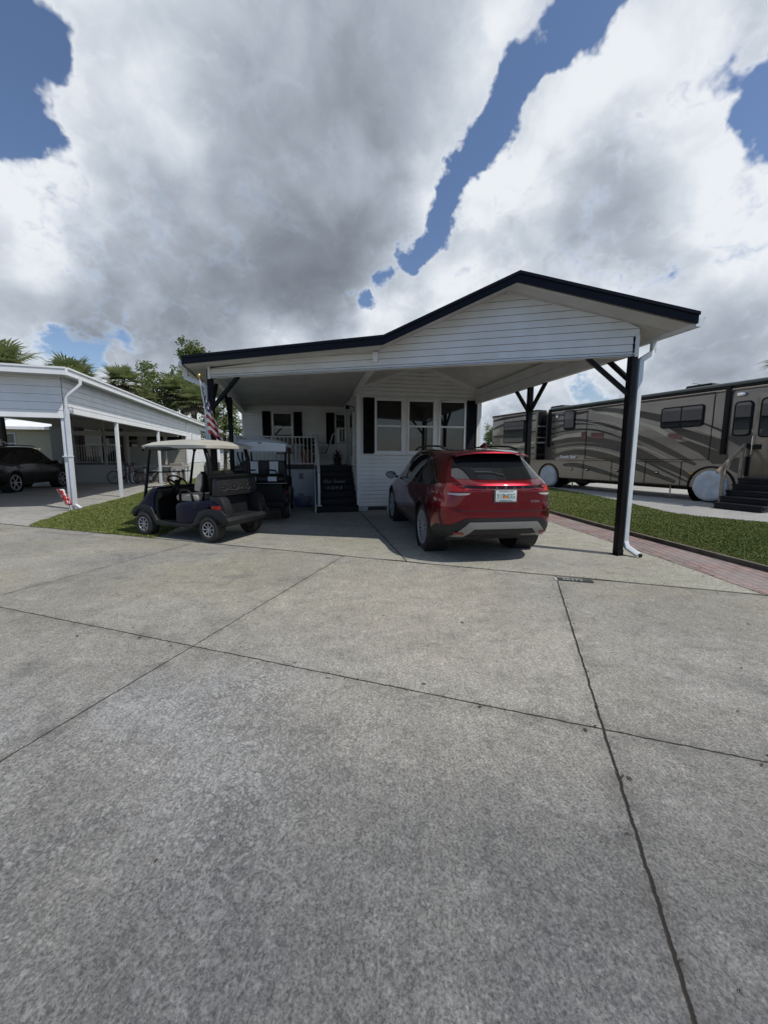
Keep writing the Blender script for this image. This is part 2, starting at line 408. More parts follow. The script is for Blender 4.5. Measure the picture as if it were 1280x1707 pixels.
def text_part(name, txt, size, mat, parent, loc, rot, extrude=.002, sx=1., shear=0., align='CENTER', bold=0.):
    cu = bpy.data.curves.new(name, 'FONT'); cu.body = txt; cu.size = size; cu.extrude = extrude
    cu.align_x = align; cu.offset = bold; cu.align_y = 'CENTER'; cu.shear = shear; cu.resolution_u = 3
    ob = bpy.data.objects.new(name, cu); COL.objects.link(ob)
    me = bpy.data.meshes.new_from_object(ob); bpy.data.objects.remove(ob)
    me.materials.clear(); me.materials.append(mat)
    for v in me.vertices: v.co.x *= sx
    o = bpy.data.objects.new(name, me); COL.objects.link(o)
    o.parent = parent; o.location = loc; o.rotation_euler = rot
    return o


def siding(mb, p0, p1, prof, z0, z1, m, lap=.11, out=(0, -1), dep=.012, gr=.008):
    """lap boards on the vertical plane p0->p1 (2D); prof(z) gives (s0, s1) or None; out = outward 2D normal"""
    p0 = Vector(p0); p1 = Vector(p1); d = (p1 - p0).normalized(); o = Vector(out).normalized()
    z = z0
    while z < z1 - 1e-4:
        zt = min(z + lap, z1)
        a = prof(z + .001); b = prof(zt - .001)
        if a and b:
            def P(s_, zz_, off): v = p0 + d * s_ + o * off; return (v.x, v.y, zz_)
            g = min(gr, lap * .2)
            mb.add([P(a[0], z + g, dep), P(a[1], z + g, dep), P(b[1], zt, dep * .45), P(b[0], zt, dep * .45), P(a[0], z + g, -.02), P(a[1], z + g, -.02), P(a[0], z, -.02), P(a[1], z, -.02), P(a[0], z, dep * .45), P(a[1], z, dep * .45)],
                   [(0, 1, 2, 3), (4, 5, 1, 0), (6, 7, 5, 4), (8, 9, 7, 6)], m)
        z = zt

# ------------------------------------------------------------------ ground
def sheet(name, pts, z, m, cut=None):
    mb = MB(); mb.poly([(x, y, 0) for x, y in pts], m)
    o = mb.build(name, kind='structure'); o.location = (0, 0, z)
    me = o.data
    if me.polygons[0].normal.z < 0: me.flip_normals()
    return o


def RL(x):            # far edge of the street at a given x
    return 5.73 - .336 * (x + .62)


SOIL = M('lawn_soil', (.045, .06, .022), .95, var=.4, vs=3, tint=(.07, .075, .035))
FARG = M('distant_lawn', (.06, .085, .03), .95, var=.45, vs=.5, tint=(.10, .11, .05))
sheet('ground', [(-1500, -400), (1500, -400), (1500, 1800), (-1500, 1800)], -.03, FARG)
JT = [(-3.33 - .318 * 3, 6.53 - .948 * 3, -3.33, 6.53, .007), (-3.33 - .318 * 3 - 4, 6.53 - .948 * 3 - 12, -3.33 - .318 * 3, 6.53 - .948 * 3, .007),
      (-.62 - .308 * 12, 5.73 - .951 * 12, -.62, 5.73, .007), (2.2 - .327 * 12, 4.78 - .945 * 12, 2.2, 4.78, .010),
      (-1.52 - .9476 * 12, 2.92 + .3195 * 12, -1.52 + .9476 * 12, 2.92 - .3195 * 12, .008),
      (2.62, 4.74, 4.15, 4.30, .0028), (-6.6, 7.45, -5.2, 6.98, .0028), (-5.2, 6.98, -4.1, 6.72, .0025)]
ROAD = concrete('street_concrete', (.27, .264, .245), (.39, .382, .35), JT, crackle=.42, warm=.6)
DRIV = concrete('driveway_concrete', (.35, .345, .30), (.42, .415, .365), [(-.78, 11.0, .33, 5.45, .012), (-4.2, 8.9, 3.6, 7.6, .004)], warm=.4, stain_falloff=.35)
LDRV = concrete('neighbour_driveway_concrete', (.36, .355, .335), (.42, .41, .385), [(-16, 15.5, -9.3, 13.0, .012)], stain_falloff=.25)
PADM = concrete('motorhome_pad_concrete', (.36, .36, .35), (.43, .43, .41), [], stain_falloff=.25)
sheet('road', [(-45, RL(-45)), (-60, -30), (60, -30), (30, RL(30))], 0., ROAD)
# joint between street and driveway slabs
mb = MB()
JM = M('joint_filler', (.03, .027, .022), .9, var=.5, vs=9, tint=(.12, .115, .10))
xx = -20.
pts = []
while xx < 16:
    pts.append(xx); xx += .12
for i in range(len(pts) - 1):
    def jy(x): return RL(x) + .018 * (noise.noise(Vector((x * 2.3, 0, 0)))) + .01 * noise.noise(Vector((x * 9, 1, 0)))
    def jw(x): return max(.003, .007 + .010 * noise.noise(Vector((x * 1.7, 5, 0))))
    a, b = pts[i], pts[i + 1]
    mb.quad((a, jy(a) - jw(a), 0), (b, jy(b) - jw(b), 0), (b, jy(b) + jw(b), 0), (a, jy(a) + jw(a), 0), JM)
o = mb.build('expansion_joint', kind='structure'); o.location = (0, 0, .010)

DR = [(-4.25, RL(-4.25)), (4.22, RL(4.22)), (4.19, 5.3), (4.04, 7.1), (3.86, 9.05), (3.6, 10.9), (2.4, 16), (-5.3, 16), (-4.5, 9.6)]
sheet('driveway', DR, .004, DRIV)
LD = [(-7.55, RL(-7.55)), (-7.75, 8.5), (-8.45, 10.3), (-9.25, 13.7), (-10.65, 18.2), (-12.3, 23.2), (-19, 21.8), (-30, 19), (-30, RL(-30))]
sheet('neighbour_driveway', LD[::-1], .006, LDRV)
PD = [(8.0, 26), (8.05, 19.5), (8.2, 16), (8.1, 13), (7.8, 10.5), (8.0, 9.7), (8.9, 8.85), (11, 7.4), (14, 5.6), (14.2, RL(14.2)), (26, RL(26)), (26, 20), (20, 34), (6, 36), (6, 27)]
sheet('motorhome_pad', PD, .006, PADM)
# brick pavers
def paver_mat():
    m = bpy.data.materials.new('red_brick_pavers'); m.use_nodes = True
    t = NT(m.node_tree); b = m.node_tree.nodes['Principled BSDF']
    O = t.n('ShaderNodeTexCoord').outputs['Object']
    br = t.n('ShaderNodeTexBrick'); t.lk(t.map(O, rot=(0, 0, R(97))), br.inputs['Vector'])
    br.inputs['Scale'].default_value = 1.; br.inputs['Brick Width'].default_value = .24; br.inputs['Row Height'].default_value = .12
    br.inputs['Mortar Size'].default_value = .011; br.inputs['Mortar Smooth'].default_value = .3; br.inputs['Bias'].default_value = .1
    br.inputs['Color1'].default_value = (.30, .175, .15, 1); br.inputs['Color2'].default_value = (.19, .145, .14, 1); br.inputs['Mortar'].default_value = (.07, .06, .055, 1)
    n1 = t.rng(t.noise(O, 1.2, 6), .38, .66)
    c = t.mix(t.m('MULTIPLY', n1, .55), br.outputs[0], (.27, .25, .24))
    c = t.mix(t.m('MULTIPLY', t.rng(t.noise(O, 30, 5, .7), .3, .7), .5), c, t.mix(1., c, (.6, .6, .6), 'MULTIPLY'))
    t.lk(c, b.inputs['Base Color']); b.inputs['Roughness'].default_value = .85
    bn = t.n('ShaderNodeBump'); bn.inputs['Strength'].default_value = .6; bn.inputs['Distance'].default_value = .005; bn.invert = True
    t.lk(br.outputs['Fac'], bn.inputs['Height']); t.lk(bn.outputs[0], b.inputs['Normal'])
    return m
KB = [(4.25, 13.), (4.45, 10.3), (4.62, 8.4), (4.85, 6.7), (5.08, 5.0), (5.25, 3.77)]
sheet('brick_path', [(3.3, 13.), (3.6, 10.9), (3.86, 9.05), (4.04, 7.1), (4.19, 5.3), (4.22, RL(4.22)), (5.25, RL(5.25))] + KB[::-1][1:], .009, paver_mat())
TIMB = M('weathered_edging_timber', (.07, .055, .045), .85, var=.5, vs=6, tint=(.13, .11, .09), bump=.4)
mb = MB()
for a, b in zip(KB[:-1], KB[1:]): mb.bar((a[0] + .03, a[1], .035), (b[0] + .03, b[1], .035), .07, .09, TIMB)
o = mb.build('edging_kerb', kind='structure', bevel=.008)

GR_R = [(4.33, 13.), (4.53, 10.3), (4.7, 8.4), (4.93, 6.7), (5.16, 5.0), (5.33, 3.74), (7, RL(7)), (14.2, RL(14.2)), (14, 5.5), (11, 7.3), (8.85, 8.75), (7.9, 9.7), (7.75, 10.5), (8.0, 13), (8.1, 16), (7.95, 19.5), (7.9, 26), (2, 26), (2, 16)]
GR_L = [(-4.3, RL(-4.3)), (-7.5, RL(-7.5)), (-7.75, 8.5), (-8.4, 10.3), (-9.2, 13.7), (-10.6, 18.2), (-12.3, 23.2), (-16.5, 37), (-9, 37), (-5.35, 16), (-4.55, 9.6)]
sheet('lawn_soil_right', GR_R, -.002, SOIL); bpy.data.objects['lawn_soil_right'].name = 'lawn_soil'
sheet('lawn_soil', GR_L, -.002, SOIL)


def inside(p, poly):
    c = False; j = len(poly) - 1
    for i in range(len(poly)):
        if (poly[i][1] > p[1]) != (poly[j][1] > p[1]) and p[0] < (poly[j][0] - poly[i][0]) * (p[1] - poly[i][1]) / (poly[j][1] - poly[i][1]) + poly[i][0]: c = not c
        j = i
    return c


def grass_mat():
    m = bpy.data.materials.new('st_augustine_grass'); m.use_nodes = True
    t = NT(m.node_tree); b = m.node_tree.nodes['Principled BSDF']
    O = t.n('ShaderNodeTexCoord').outputs['Object']
    c = t.mix(t.rng(t.noise(O, 1.1, 5), .35, .65), (.11, .155, .027), (.155, .185, .040))
    c = t.mix(t.rng(t.noise(O, 11, 3), .45, .7), c, (.19, .205, .055))
    c = t.mix(t.m('MULTIPLY', t.rng(t.noise(t.map(O, loc=(3, 8, 0)), .7, 5, .7), .55, .75), .6), c, (.21, .19, .09))
    c = t.mix(t.rng(t.noise(O, 47, 2), .62, .72), c, (.22, .20, .09))
    t.lk(c, b.inputs['Base Color']); b.inputs['Roughness'].default_value = .55; b.inputs['Specular IOR Level'].default_value = .35
    return m
GRM = grass_mat()


def grass(poly, dens, hmul=1., ymax=99, seed=1):
    rnd = random.Random(seed); xs = [p[0] for p in poly]; ys = [p[1] for p in poly]
    x0, x1, y0, y1 = min(xs), max(xs), min(ys), min(max(ys), ymax)
    vs = []; fs = []
    n = int((x1 - x0) * (y1 - y0) * dens)
    for _ in range(n):
        x = rnd.uniform(x0, x1); y = rnd.uniform(y0, y1)
        far = max(0., (y - 8) / 10)
        if rnd.random() < min(.75, far * .5): continue
        if not inside((x, y), poly): continue
        cl = .5 + .5 * noise.noise(Vector((x * 1.3, y * 1.3, 0))) + .35 * noise.noise(Vector((x * 5, y * 5, 3)))
        h = (.020 + .024 * max(0, cl) + rnd.uniform(0, .022)) * hmul; w = rnd.uniform(.006, .012) * (1 + far * .8)
        for k in range(2):
            a = rnd.uniform(0, 2 * pi); l = rnd.uniform(.2, 1.) * h
            dx, dy = cos(a), sin(a); ox, oy = rnd.uniform(-.012, .012), rnd.uniform(-.012, .012)
            i = len(vs)
            vs += [(x + ox - dy * w / 2, y + oy + dx * w / 2, 0), (x + ox + dy * w / 2, y + oy - dx * w / 2, 0), (x + ox + dx * l * .5 + dy * w * .3, y + oy + dy * l * .5 - dx * w * .3, h * .7), (x + ox + dx * l, y + oy + dy * l, h * rnd.uniform(.75, 1))]
            fs += [(i, i + 1, i + 2), (i, i + 2, i + 3)]
    me = bpy.data.meshes.new('grass'); me.from_pydata(vs, [], fs); me.materials.append(GRM)
    o = bpy.data.objects.new('grass', me); COL.objects.link(o)
    return o
GRE_R = [(4.5, 12.), (4.5, 10.3), (4.66, 8.4), (4.89, 6.7), (5.12, 5.0), (5.30, 3.75), (7, RL(7)), (12.2, RL(12.2)), (12, 6.7), (8.9, 8.8), (7.98, 9.7), (7.78, 10.5), (8.08, 13), (8.18, 16), (8.02, 19.5), (8., 24), (4.5, 22)]
GRE_L = [(-4.2, RL(-4.2) + .02), (-7.6, RL(-7.6) + .03), (-7.78, 8.5), (-8.47, 10.3), (-9.27, 13.7), (-10.68, 18.2), (-12.3, 23.2), (-14.3, 30), (-9, 30), (-5.3, 16), (-4.5, 9.6)]
tag(grass(GRE_R, 2300, 1., 22, 3), 'thick green lawn strip between the brick path and the motorhome pad', 'grass', kind='stuff')
tag(grass(GRE_L, 1900, 1., 30, 4), 'green lawn wedge between the two driveways under the blue golf cart', 'grass', kind='stuff')

# ------------------------------------------------------------------ our park home with its carport roof
HA = (-.73, 10.6); HR = R(10.5)
HU = Vector((cos(HR), sin(HR))); HV = Vector((-sin(HR), cos(HR)))
def HW(a, b): return (HA[0] + a * HU.x + b * HV.x, HA[1] + a * HU.y + b * HV.y)

home = thing('park_home', 'white park home with a navy edged gable carport roof, black shutters and three front windows', 'house', (*HA, 0), HR)
HWD = 3.5; RID = 1.74; BB = 3.3; BX = -3.5           # width, ridge, rear addition wall, its left corner
def gprof(z, z0=3.36, pk=4.0):
    if z <= z0: return (0, HWD)
    t = (z - z0) / (pk - z0)
    if t >= 1: return None
    return (RID * t, HWD - (HWD - RID) * t)
mb = MB()
siding(mb, (0, 0), (HWD, 0), gprof, .12, 4.0, WHITE, .108, gr=.018)
mb.bb((0.012, .024, .0), (HWD - .012, .05, 3.4), WHITE)
# corner boards
mb.bb((-.02, -.035, .1), (.075, .01, 3.33), TRIM); mb.bb((HWD - .085, -.035, .1), (HWD + .02, .01, 3.33), TRIM)
mb.bb((0, -.02, 0), (HWD, .02, .12), SKIRT)
# rake frieze
for a, b in (((0, 3.40), (RID, 4.03)), ((HWD, 3.40), (RID, 4.03))):
    mb.bar((a[0], -.03, a[1] - .07), (b[0], -.03, b[1] - .07), .05, .10, TRIM, up=(0, 0, 1))
mb.build('front_wall', home)
mb = MB()
siding(mb, (0, 0), (0, 16), lambda z: (0.0, 16), .12, 3.35, WHITE, .108, out=(-1, 0))
mb.bb((.024, 0.02, 0), (.06, 16, 3.35), WHITE); mb.bb((-.045, .0, 3.24), (.0, BB, 3.33), TRIM)
mb.build('side_wall', home)
mb = MB()
siding(mb, (HWD, 0), (HWD, 16), lambda z: (0.0, 16), .12, 3.35, WHITE, .108, out=(1, 0))
mb.bb((HWD - .06, 0.02, 0), (HWD - .024, 16, 3.35), WHITE); mb.bb((0, 15.95, 0), (HWD, 16, 3.35), WHITE)
mb.build('side_wall', home)
mb = MB()
siding(mb, (BX, BB), (0, BB), lambda z: (0.0, -BX), 1.22, 3.22, WHITE, .108, gr=.014)
mb.bb((BX, BB + .024, 0), (0, BB + .1, 3.22), WHITE); mb.bb((BX - .02, BB - .02, 1.2), (BX + .06, BB + .1, 3.22), TRIM)
mb.bb((BX, BB, 0), (BX + .05, BB + 5, 3.2), WHITE)
mb.build('rear_wall', home)


def window(parent, a, z0, w, h, y=0., ny=-1, split=.5, fr=.06, panes=1, name='window', axis='y', mat=None):
    """double hung window; a = left edge; on plane y (axis y) facing ny"""
    m = mat or TRIM
    mb = MB(); y0, y1 = y, y + ny * .045
    def B(a0, a1, q0, q1, d0, d1):
        if axis == 'y': mb.bb((a0, y + ny * d0, q0), (a1, y + ny * d1, q1), m)
        else: mb.bb((y + ny * d0, a0, q0), (y + ny * d1, a1, q1), m)
    B(a, a + fr, z0, z0 + h, .0, .05); B(a + w - fr, a + w, z0, z0 + h, .0, .05)
    B(a + fr, a + w - fr, z0, z0 + fr, .0, .05); B(a + fr, a + w - fr, z0 + h - fr, z0 + h, .0, .05)
    zc = z0 + h * split
    if split: B(a + fr, a + w - fr, zc - .025, zc + .025, .0, .042)
    for k in range(1, panes): B(a + fr + (w - 2 * fr) * k / panes - .01, a + fr + (w - 2 * fr) * k / panes + .01, z0 + fr, z0 + h - fr, 0, .03)
    f = mb.build('frame', None, bevel=.004)
    g = MB()
    if axis == 'y': g.bb((a + fr * .8, y + ny * .012, z0 + fr * .8), (a + w - fr * .8, y + ny * .02, z0 + h - fr * .8), GLASS)
    else: g.bb((y + ny * .012, a + fr * .8, z0 + fr * .8), (y + ny * .02, a + w - fr * .8, z0 + h - fr * .8), GLASS)
    r = g.build('window', parent); f.parent = r
    return r


for i, a in enumerate((.47, 1.38, 2.29)):
    window(home, a, 1.60, .80, 1.47)
# casing round the group
mb = MB(); mb.bb((.44, -.03, 3.07), (3.12, -.0, 3.11), TRIM); mb.bb((.44, -.055, 1.55), (3.12, -.0, 1.60), TRIM)
mb.bb((1.27, -.028, 1.6), (1.38, 0, 3.07), TRIM); mb.bb((2.18, -.028, 1.6), (2.29, 0, 3.07), TRIM)
mb.build('window_casing', home)


def shutter(a, z0, w, h, y, parent=home):
    mb = MB(); fr = .045
    mb.bb((a, y - .035, z0), (a + w, y - .012, z0 + h), SHUT)
    for (x0, x1, q0, q1) in ((a, a + fr, z0, z0 + h), (a + w - fr, a + w, z0, z0 + h), (a + fr, a + w - fr, z0, z0 + fr), (a + fr, a + w - fr, z0 + h - fr, z0 + h), (a + fr, a + w - fr, z0 + h / 2 - .03, z0 + h / 2 + .03)):
        mb.bb((x0, y - .05, q0), (x1, y - .035, q1), SHUT)
    z = z0 + fr
    while z < z0 + h - fr - .03:
        mb.add([(a + fr, y - .045, z), (a + w - fr, y - .045, z), (a + w - fr, y - .036, z + .03), (a + fr, y - .036, z + .03)], [(0, 1, 2, 3)], SHUT)
        z += .034
    return mb.build('shutter', parent)
shutter(.16, 1.58, .30, 1.50, 0); shutter(3.12, 1.58, .30, 1.50, 0)
# rear wall window and shutters
window(home, -2.55, 1.95, .70, 1.05, y=BB); shutter(-2.86, 1.93, .28, 1.08, BB); shutter(-1.82, 1.93, .28, 1.08, BB)
window(home, -.42, 1.95, .40, 1.05, y=BB); shutter(-.72, 1.93, .29, 1.08, BB)
# side door
mb = MB()
mb.bb((-.03, .95, 1.24), (-.0, 1.05, 3.10), TRIM); mb.bb((-.03, 2.0, 1.24), (0, 2.1, 3.1), TRIM); mb.bb((-.035, .95, 3.05), (0, 2.1, 3.14), TRIM)
mb.bb((-.02, 1.05, 1.24), (.0, 2.0, 3.05), M('pale_door_paint', (.5, .53, .58), .35))
dr = mb.build('side_door', home, bevel=.004)
mb = MB(); mb.bb((-.024, 1.22, 1.5), (-.019, 1.83, 2.85), GLASS); mb.build('door_glass', dr)
mb = MB(); mb.tube([(-.03, 1.14, 2.15), (-.07, 1.14, 2.15), (-.07, 1.20, 2.15)], .012, CHROME); mb.build('handle', dr)
mb = MB(); mb.bb((-.02, .66, 2.78), (0, .78, 2.92), BLACKP); mb.bar((0, .72, 2.9), (-.2, .72, 2.95), .02, .02, BLACKP); mb.lathe([(.0, .0), (.05, .0), (.07, -.1), (.0, -.1)], (-.2, .72, 2.95), (0, 0, 1), BLACKP, 12)
mb.build('porch_light', home)
mb = MB(); mb.bb((.28, -.028, .01), (.82, -.015, .115), M('grey_vent_metal', (.16, .17, .18), .5, .6))
for k in range(9): mb.bb((.30 + k * .058, -.034, .02), (.34 + k * .058, -.028, .105), BLACKP)
mb.build('vent', home)

# --- roof: H-frame points
def fb_(a, off=0.): return -5.52 - .456 * (a - 3.45) - off      # front plane (skewed, parallel to the street)
OV = .385
EA, EL, VA = 3.80, -3.52, -.08
zR, zV, zE, zL = 4.13, 3.39, 3.385, 3.29
def EL_at(b): return EL + (-.42) * (b + 2.72) / 6.02 * .9
ROOFM = M('grey_roof_metal', (.30, .31, .33), .5, var=.2, vs=2)
TH = .03
mb = MB()
def fpt(a, z, dz=0, off=OV): return (a, fb_(a, off), z - dz)
bk = 16.4
cols = ((EA, zE), (RID, zR), (VA, zV))
# roof skins (top)
mb.slab([fpt(EA, zE), fpt(RID, zR), (RID, bk, zR), (EA, bk, zE)], .02, ROOFM)
mb.slab([fpt(RID, zR), fpt(VA, zV), (VA, bk, zV), (RID, bk, zR)], .02, ROOFM)
mb.slab([fpt(VA, zV), fpt(EL, zL), (EL_at(BB + 5), BB + 5, zL), (VA, BB + 5, zV)], .02, ROOFM)
mb.build('roof', home)
mb = MB(); D_ = .118
# soffit / ceiling panels hung under the skin
def under(p, d): return (p[0], p[1], p[2] - d)
offc = OV - .02
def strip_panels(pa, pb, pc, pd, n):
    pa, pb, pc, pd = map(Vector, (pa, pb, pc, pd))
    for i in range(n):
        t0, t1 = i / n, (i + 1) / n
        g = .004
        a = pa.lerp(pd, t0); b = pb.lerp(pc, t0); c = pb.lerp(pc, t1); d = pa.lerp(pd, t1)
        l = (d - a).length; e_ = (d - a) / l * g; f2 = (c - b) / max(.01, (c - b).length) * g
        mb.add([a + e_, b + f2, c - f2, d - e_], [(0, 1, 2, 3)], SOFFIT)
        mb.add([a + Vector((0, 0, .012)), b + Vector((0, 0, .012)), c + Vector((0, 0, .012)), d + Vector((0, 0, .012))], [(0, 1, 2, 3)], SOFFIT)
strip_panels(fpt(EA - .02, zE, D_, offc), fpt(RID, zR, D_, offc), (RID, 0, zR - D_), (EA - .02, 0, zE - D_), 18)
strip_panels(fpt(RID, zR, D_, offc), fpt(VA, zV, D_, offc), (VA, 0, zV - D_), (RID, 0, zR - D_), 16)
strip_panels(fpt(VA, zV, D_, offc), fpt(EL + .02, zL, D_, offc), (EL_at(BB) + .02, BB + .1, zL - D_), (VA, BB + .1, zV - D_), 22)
mb.build('ceiling', home)
# front fascia (navy) along the skewed front edge, with the drip cap
mb = MB()
fp = [(EL - .0, zL), (VA, zV), (RID, zR), (EA, zE)]
for (a0, z0), (a1, z1) in zip(fp[:-1], fp[1:]):
    p = [(a0, fb_(a0, OV), z0 + .012), (a1, fb_(a1, OV), z1 + .012), (a1, fb_(a1, OV), z1 - .122), (a0, fb_(a0, OV), z0 - .122)]
    qd = [(x, y - .03, z) for x, y, z in p]
    mb.add(p + qd, [(0, 1, 2, 3), (7, 6, 5, 4), (0, 4, 5, 1), (3, 2, 6, 7), (0, 3, 7, 4), (1, 5, 6, 2)], NAVY)
    p2 = [(a0, fb_(a0, OV) - .03, z0 + .022), (a1, fb_(a1, OV) - .03, z1 + .022), (a1, fb_(a1, OV) - .03, z1 - .02), (a0, fb_(a0, OV) - .03, z0 - .02)]
    q2 = [(x, y - .022, z) for x, y, z in p2]
    mb.add(p2 + q2, [(0, 1, 2, 3), (7, 6, 5, 4), (0, 4, 5, 1), (3, 2, 6, 7), (0, 3, 7, 4), (1, 5, 6, 2)], NAVY)
mb.build('fascia', home)
# front gable siding (beam) on the skewed plane
FRp = Vector((3.45, -5.52)); FLp = Vector((-3.12, fb_(-3.12)))
dd = (FLp - FRp).normalized(); lenF = (FLp - FRp).length
sR = (3.45 - RID) / abs(dd.x); sV = (3.45 - VA) / abs(dd.x)
def fprof(z):
    # distance from the right post along the front, soffit heights
    z_r = zE - D_ + (zR - zE) * (EA - 3.45) / (EA - RID)
    a0 = 0 if z <= z_r else (z - z_r) / (zR - D_ - z_r) * sR
    zv, zl = zV - D_, zL - D_ + .04
    if z >= zR - D_: return None
    if z > zv: a1 = sV - (z - zv) / (zR - D_ - zv) * (sV - sR)
    elif z > zl: a1 = lenF - (z - zl) / (zv - zl) * (lenF - sV)
    else: a1 = lenF
    return (a0, a1)
mb = MB()
no = Vector((-dd.y, dd.x))
if no.dot(Vector((0, -1))) < 0: no = -no
siding(mb, FRp, FLp, fprof, 3.03, zR - D_, WHITE, .107, out=no)
siding(mb, FRp, FLp, lambda z: (0, lenF), 2.99, 3.03, TRIM, .04, out=no, dep=.02)
siding(mb, FRp, FLp, lambda z: (0, lenF), 2.97, 2.99, TRIM, .02, out=no, dep=.02)
i_ = FRp - no * .10; j_ = FLp - no * .10
mb.add([(*FRp, 2.975), (*FLp, 2.975), (*j_, 2.975), (*i_, 2.975)], [(0, 1, 2, 3)], TRIM)
mb.add([(*i_, 2.975), (*j_, 2.975), (*j_, 3.16), (*i_, 3.16)], [(0, 1, 2, 3)], TRIM)
# end trim strips and the little bracket at the valley
for s_ in (0.0, lenF - .04): 
    c = FRp + dd * (s_ + .02) + no * .014
    mb.box((c.x, c.y, 3.11), (.05, .03, .30), TRIM, atan2(dd.y, dd.x))
c = FRp + dd * (sV + .05) + no * .03; mb.box((c.x, c.y, 3.17), (.09, .04, .16), TRIM, atan2(dd.y, dd.x))
# small block at the apex
c = FRp + dd * sR + no * .03
mb.build('gable_siding', home)
# side beams: right side from front post to house corner; left side; boxed eaves
mb = MB()
siding(mb, (3.45, -5.50), (3.45, 0), lambda z: (0.05, 5.5), 3.0, 3.26, TRIM, .13, out=(1, 0))
siding(mb, (3.36, -5.50), (3.36, 0), lambda z: (0.05, 5.5), 3.0, 3.38, TRIM, .19, out=(-1, 0), dep=.004)
mb.bb((3.36, -5.4, 2.99), (3.45, 0, 3.01), TRIM)
mb.build('side_beam', home)
mb = MB()
L0, L1 = Vector((-3.08, -2.5)), Vector((BX + .0, BB))
dl = (L1 - L0); nl = Vector((-dl.y, dl.x)).normalized()
if nl.x > 0: nl = -nl
siding(mb, L0, L1, lambda z: (0, dl.length), 2.97, 3.2, TRIM, .115, out=nl)
siding(mb, L0 - nl * .08, L1 - nl * .08, lambda z: (0, dl.length), 2.97, 3.2, TRIM, .115, out=-nl)
a_, b_ = L0 - nl * .08, L1 - nl * .08
mb.add([(*L0, 2.975), (*L1, 2.975), (*b_, 2.975), (*a_, 2.975)], [(0, 1, 2, 3)], TRIM)
mb.build('side_beam', home)
mb = MB(); mb.bb((-.10, fb_(-.08, -.05), 3.12), (-.02, 0, 3.25), TRIM)
mb.build('valley_beam', home)


def posts(name, a, b, h=3.0, w=.10, braces=()):
    mb = MB(); mb.bb((a - w / 2, b - w / 2, 0), (a + w / 2, b + w / 2, h), BLACKP)
    mb.bb((a - w / 2 - .0, b - w / 2 - .012, 0), (a + w / 2, b - w / 2 - .002, .10), BLACKP)
    mb.bb((a - w / 2 - .03, b - w / 2 - .03, .0), (a + w / 2 + .03, b + w / 2 + .03, .014), BLACKP)
    o = mb.build('post', home, bevel=.004)
    for (a1, b1, z0, z1) in braces:
        m2 = MB(); m2.bar((a, b, z0), (a1, b1, z1), .06, .06, BLACKP)
        m2.build('brace', o)
    return o
dfa, dfb = -dd.x, -dd.y          # along the front, to the right (+a)
posts('post', 3.43, -5.46, 3.24, .098, [(3.43 - .62 * .91, -5.46 + .62 * .415, 2.42, 3.0), (3.41, -4.93, 2.62, 3.08)])
posts('post', 3.43, -2.75, 3.22, .10, [(3.42, -3.35, 2.45, 3.03), (3.42, -2.15, 2.45, 3.03)])
posts('post', -3.10, -2.50, 3.14, .10, [(-3.10 + .62 * .91, -2.50 - .62 * .415, 2.40, 3.0), (-3.12, -1.9, 2.42, 3.0)])
posts('post', -3.24, -.05, 3.12, .10, [(-3.22, -.65, 2.45, 3.0), (-3.30, .5, 2.45, 3.0)])

# gutters and downspouts
def gutter(pa, pb, side):
    """K profile gutter from pa to pb, `side` = +1 outwards to +a"""
    mb = MB(); pa, pb = Vector(pa), Vector(pb)
    pr = [(0, 0), (.09, .0), (.125, .045), (.12, .075), (.145, .10), (.145, .125), (.135, .125), (.13, .11), (.0, .11)]
    vs = []
    for p in (pa, pb):
        for (o_, z_) in pr: vs.append((p.x + side * o_, p.y, p.z + z_))
    n = len(pr)
    fs = [(i, (i + 1) % n, n + (i + 1) % n, n + i) for i in range(n)] + [list(range(n)), list(range(n, 2 * n))[::-1]]
    mb.add(vs, fs, GUT)
    return mb.build('gutter', home)
g1 = gutter((EA, fb_(EA, OV), zE - .15), (EA, .35, zE - .15), 1)
mb = MB(); mb.bb((EA - .02, fb_(EA, OV) + .02, zE - .16), (EA, .3, zE), TRIM); mb.build('eave_board', home)
g2 = gutter((EL, fb_(EL, OV), zL - .15), (EL_at(BB), BB, zL - .15), -1)
def spout(pts, w=.075, d=.055, parent=home):
    mb = MB()
    for a, b in zip(pts[:-1], pts[1:]):
        av, bv = Vector(a), Vector(b); e_ = (bv - av).normalized() * .012
        mb.bar(av - e_, bv + e_, w, d, GUT, up=(0, 1, 0))
    return mb.build('downspout', parent, bevel=.008)
sp1 = spout([(EA + .07, -5.35, zE - .15), (EA + .07, -5.35, zE - .30), (3.56, -5.47, 2.93), (3.54, -5.47, .22), (3.55, -5.50, .13), (3.60, -5.66, .05)])
mb = MB(); mb.box((3.605, -5.705, .042), (.055, .012, .05), BLACKP, R(0)); mb.build('outlet', sp1)
sp2 = spout([(EL - .07, -2.30, zL - .15), (EL - .07, -2.30, zL - .28), (-3.22, -2.40, 2.86), (-3.20, -2.42, .1)], .08, .06)
sp3 = spout([(3.56, .06, 3.3), (3.56, .06, .1)], .06, .05)

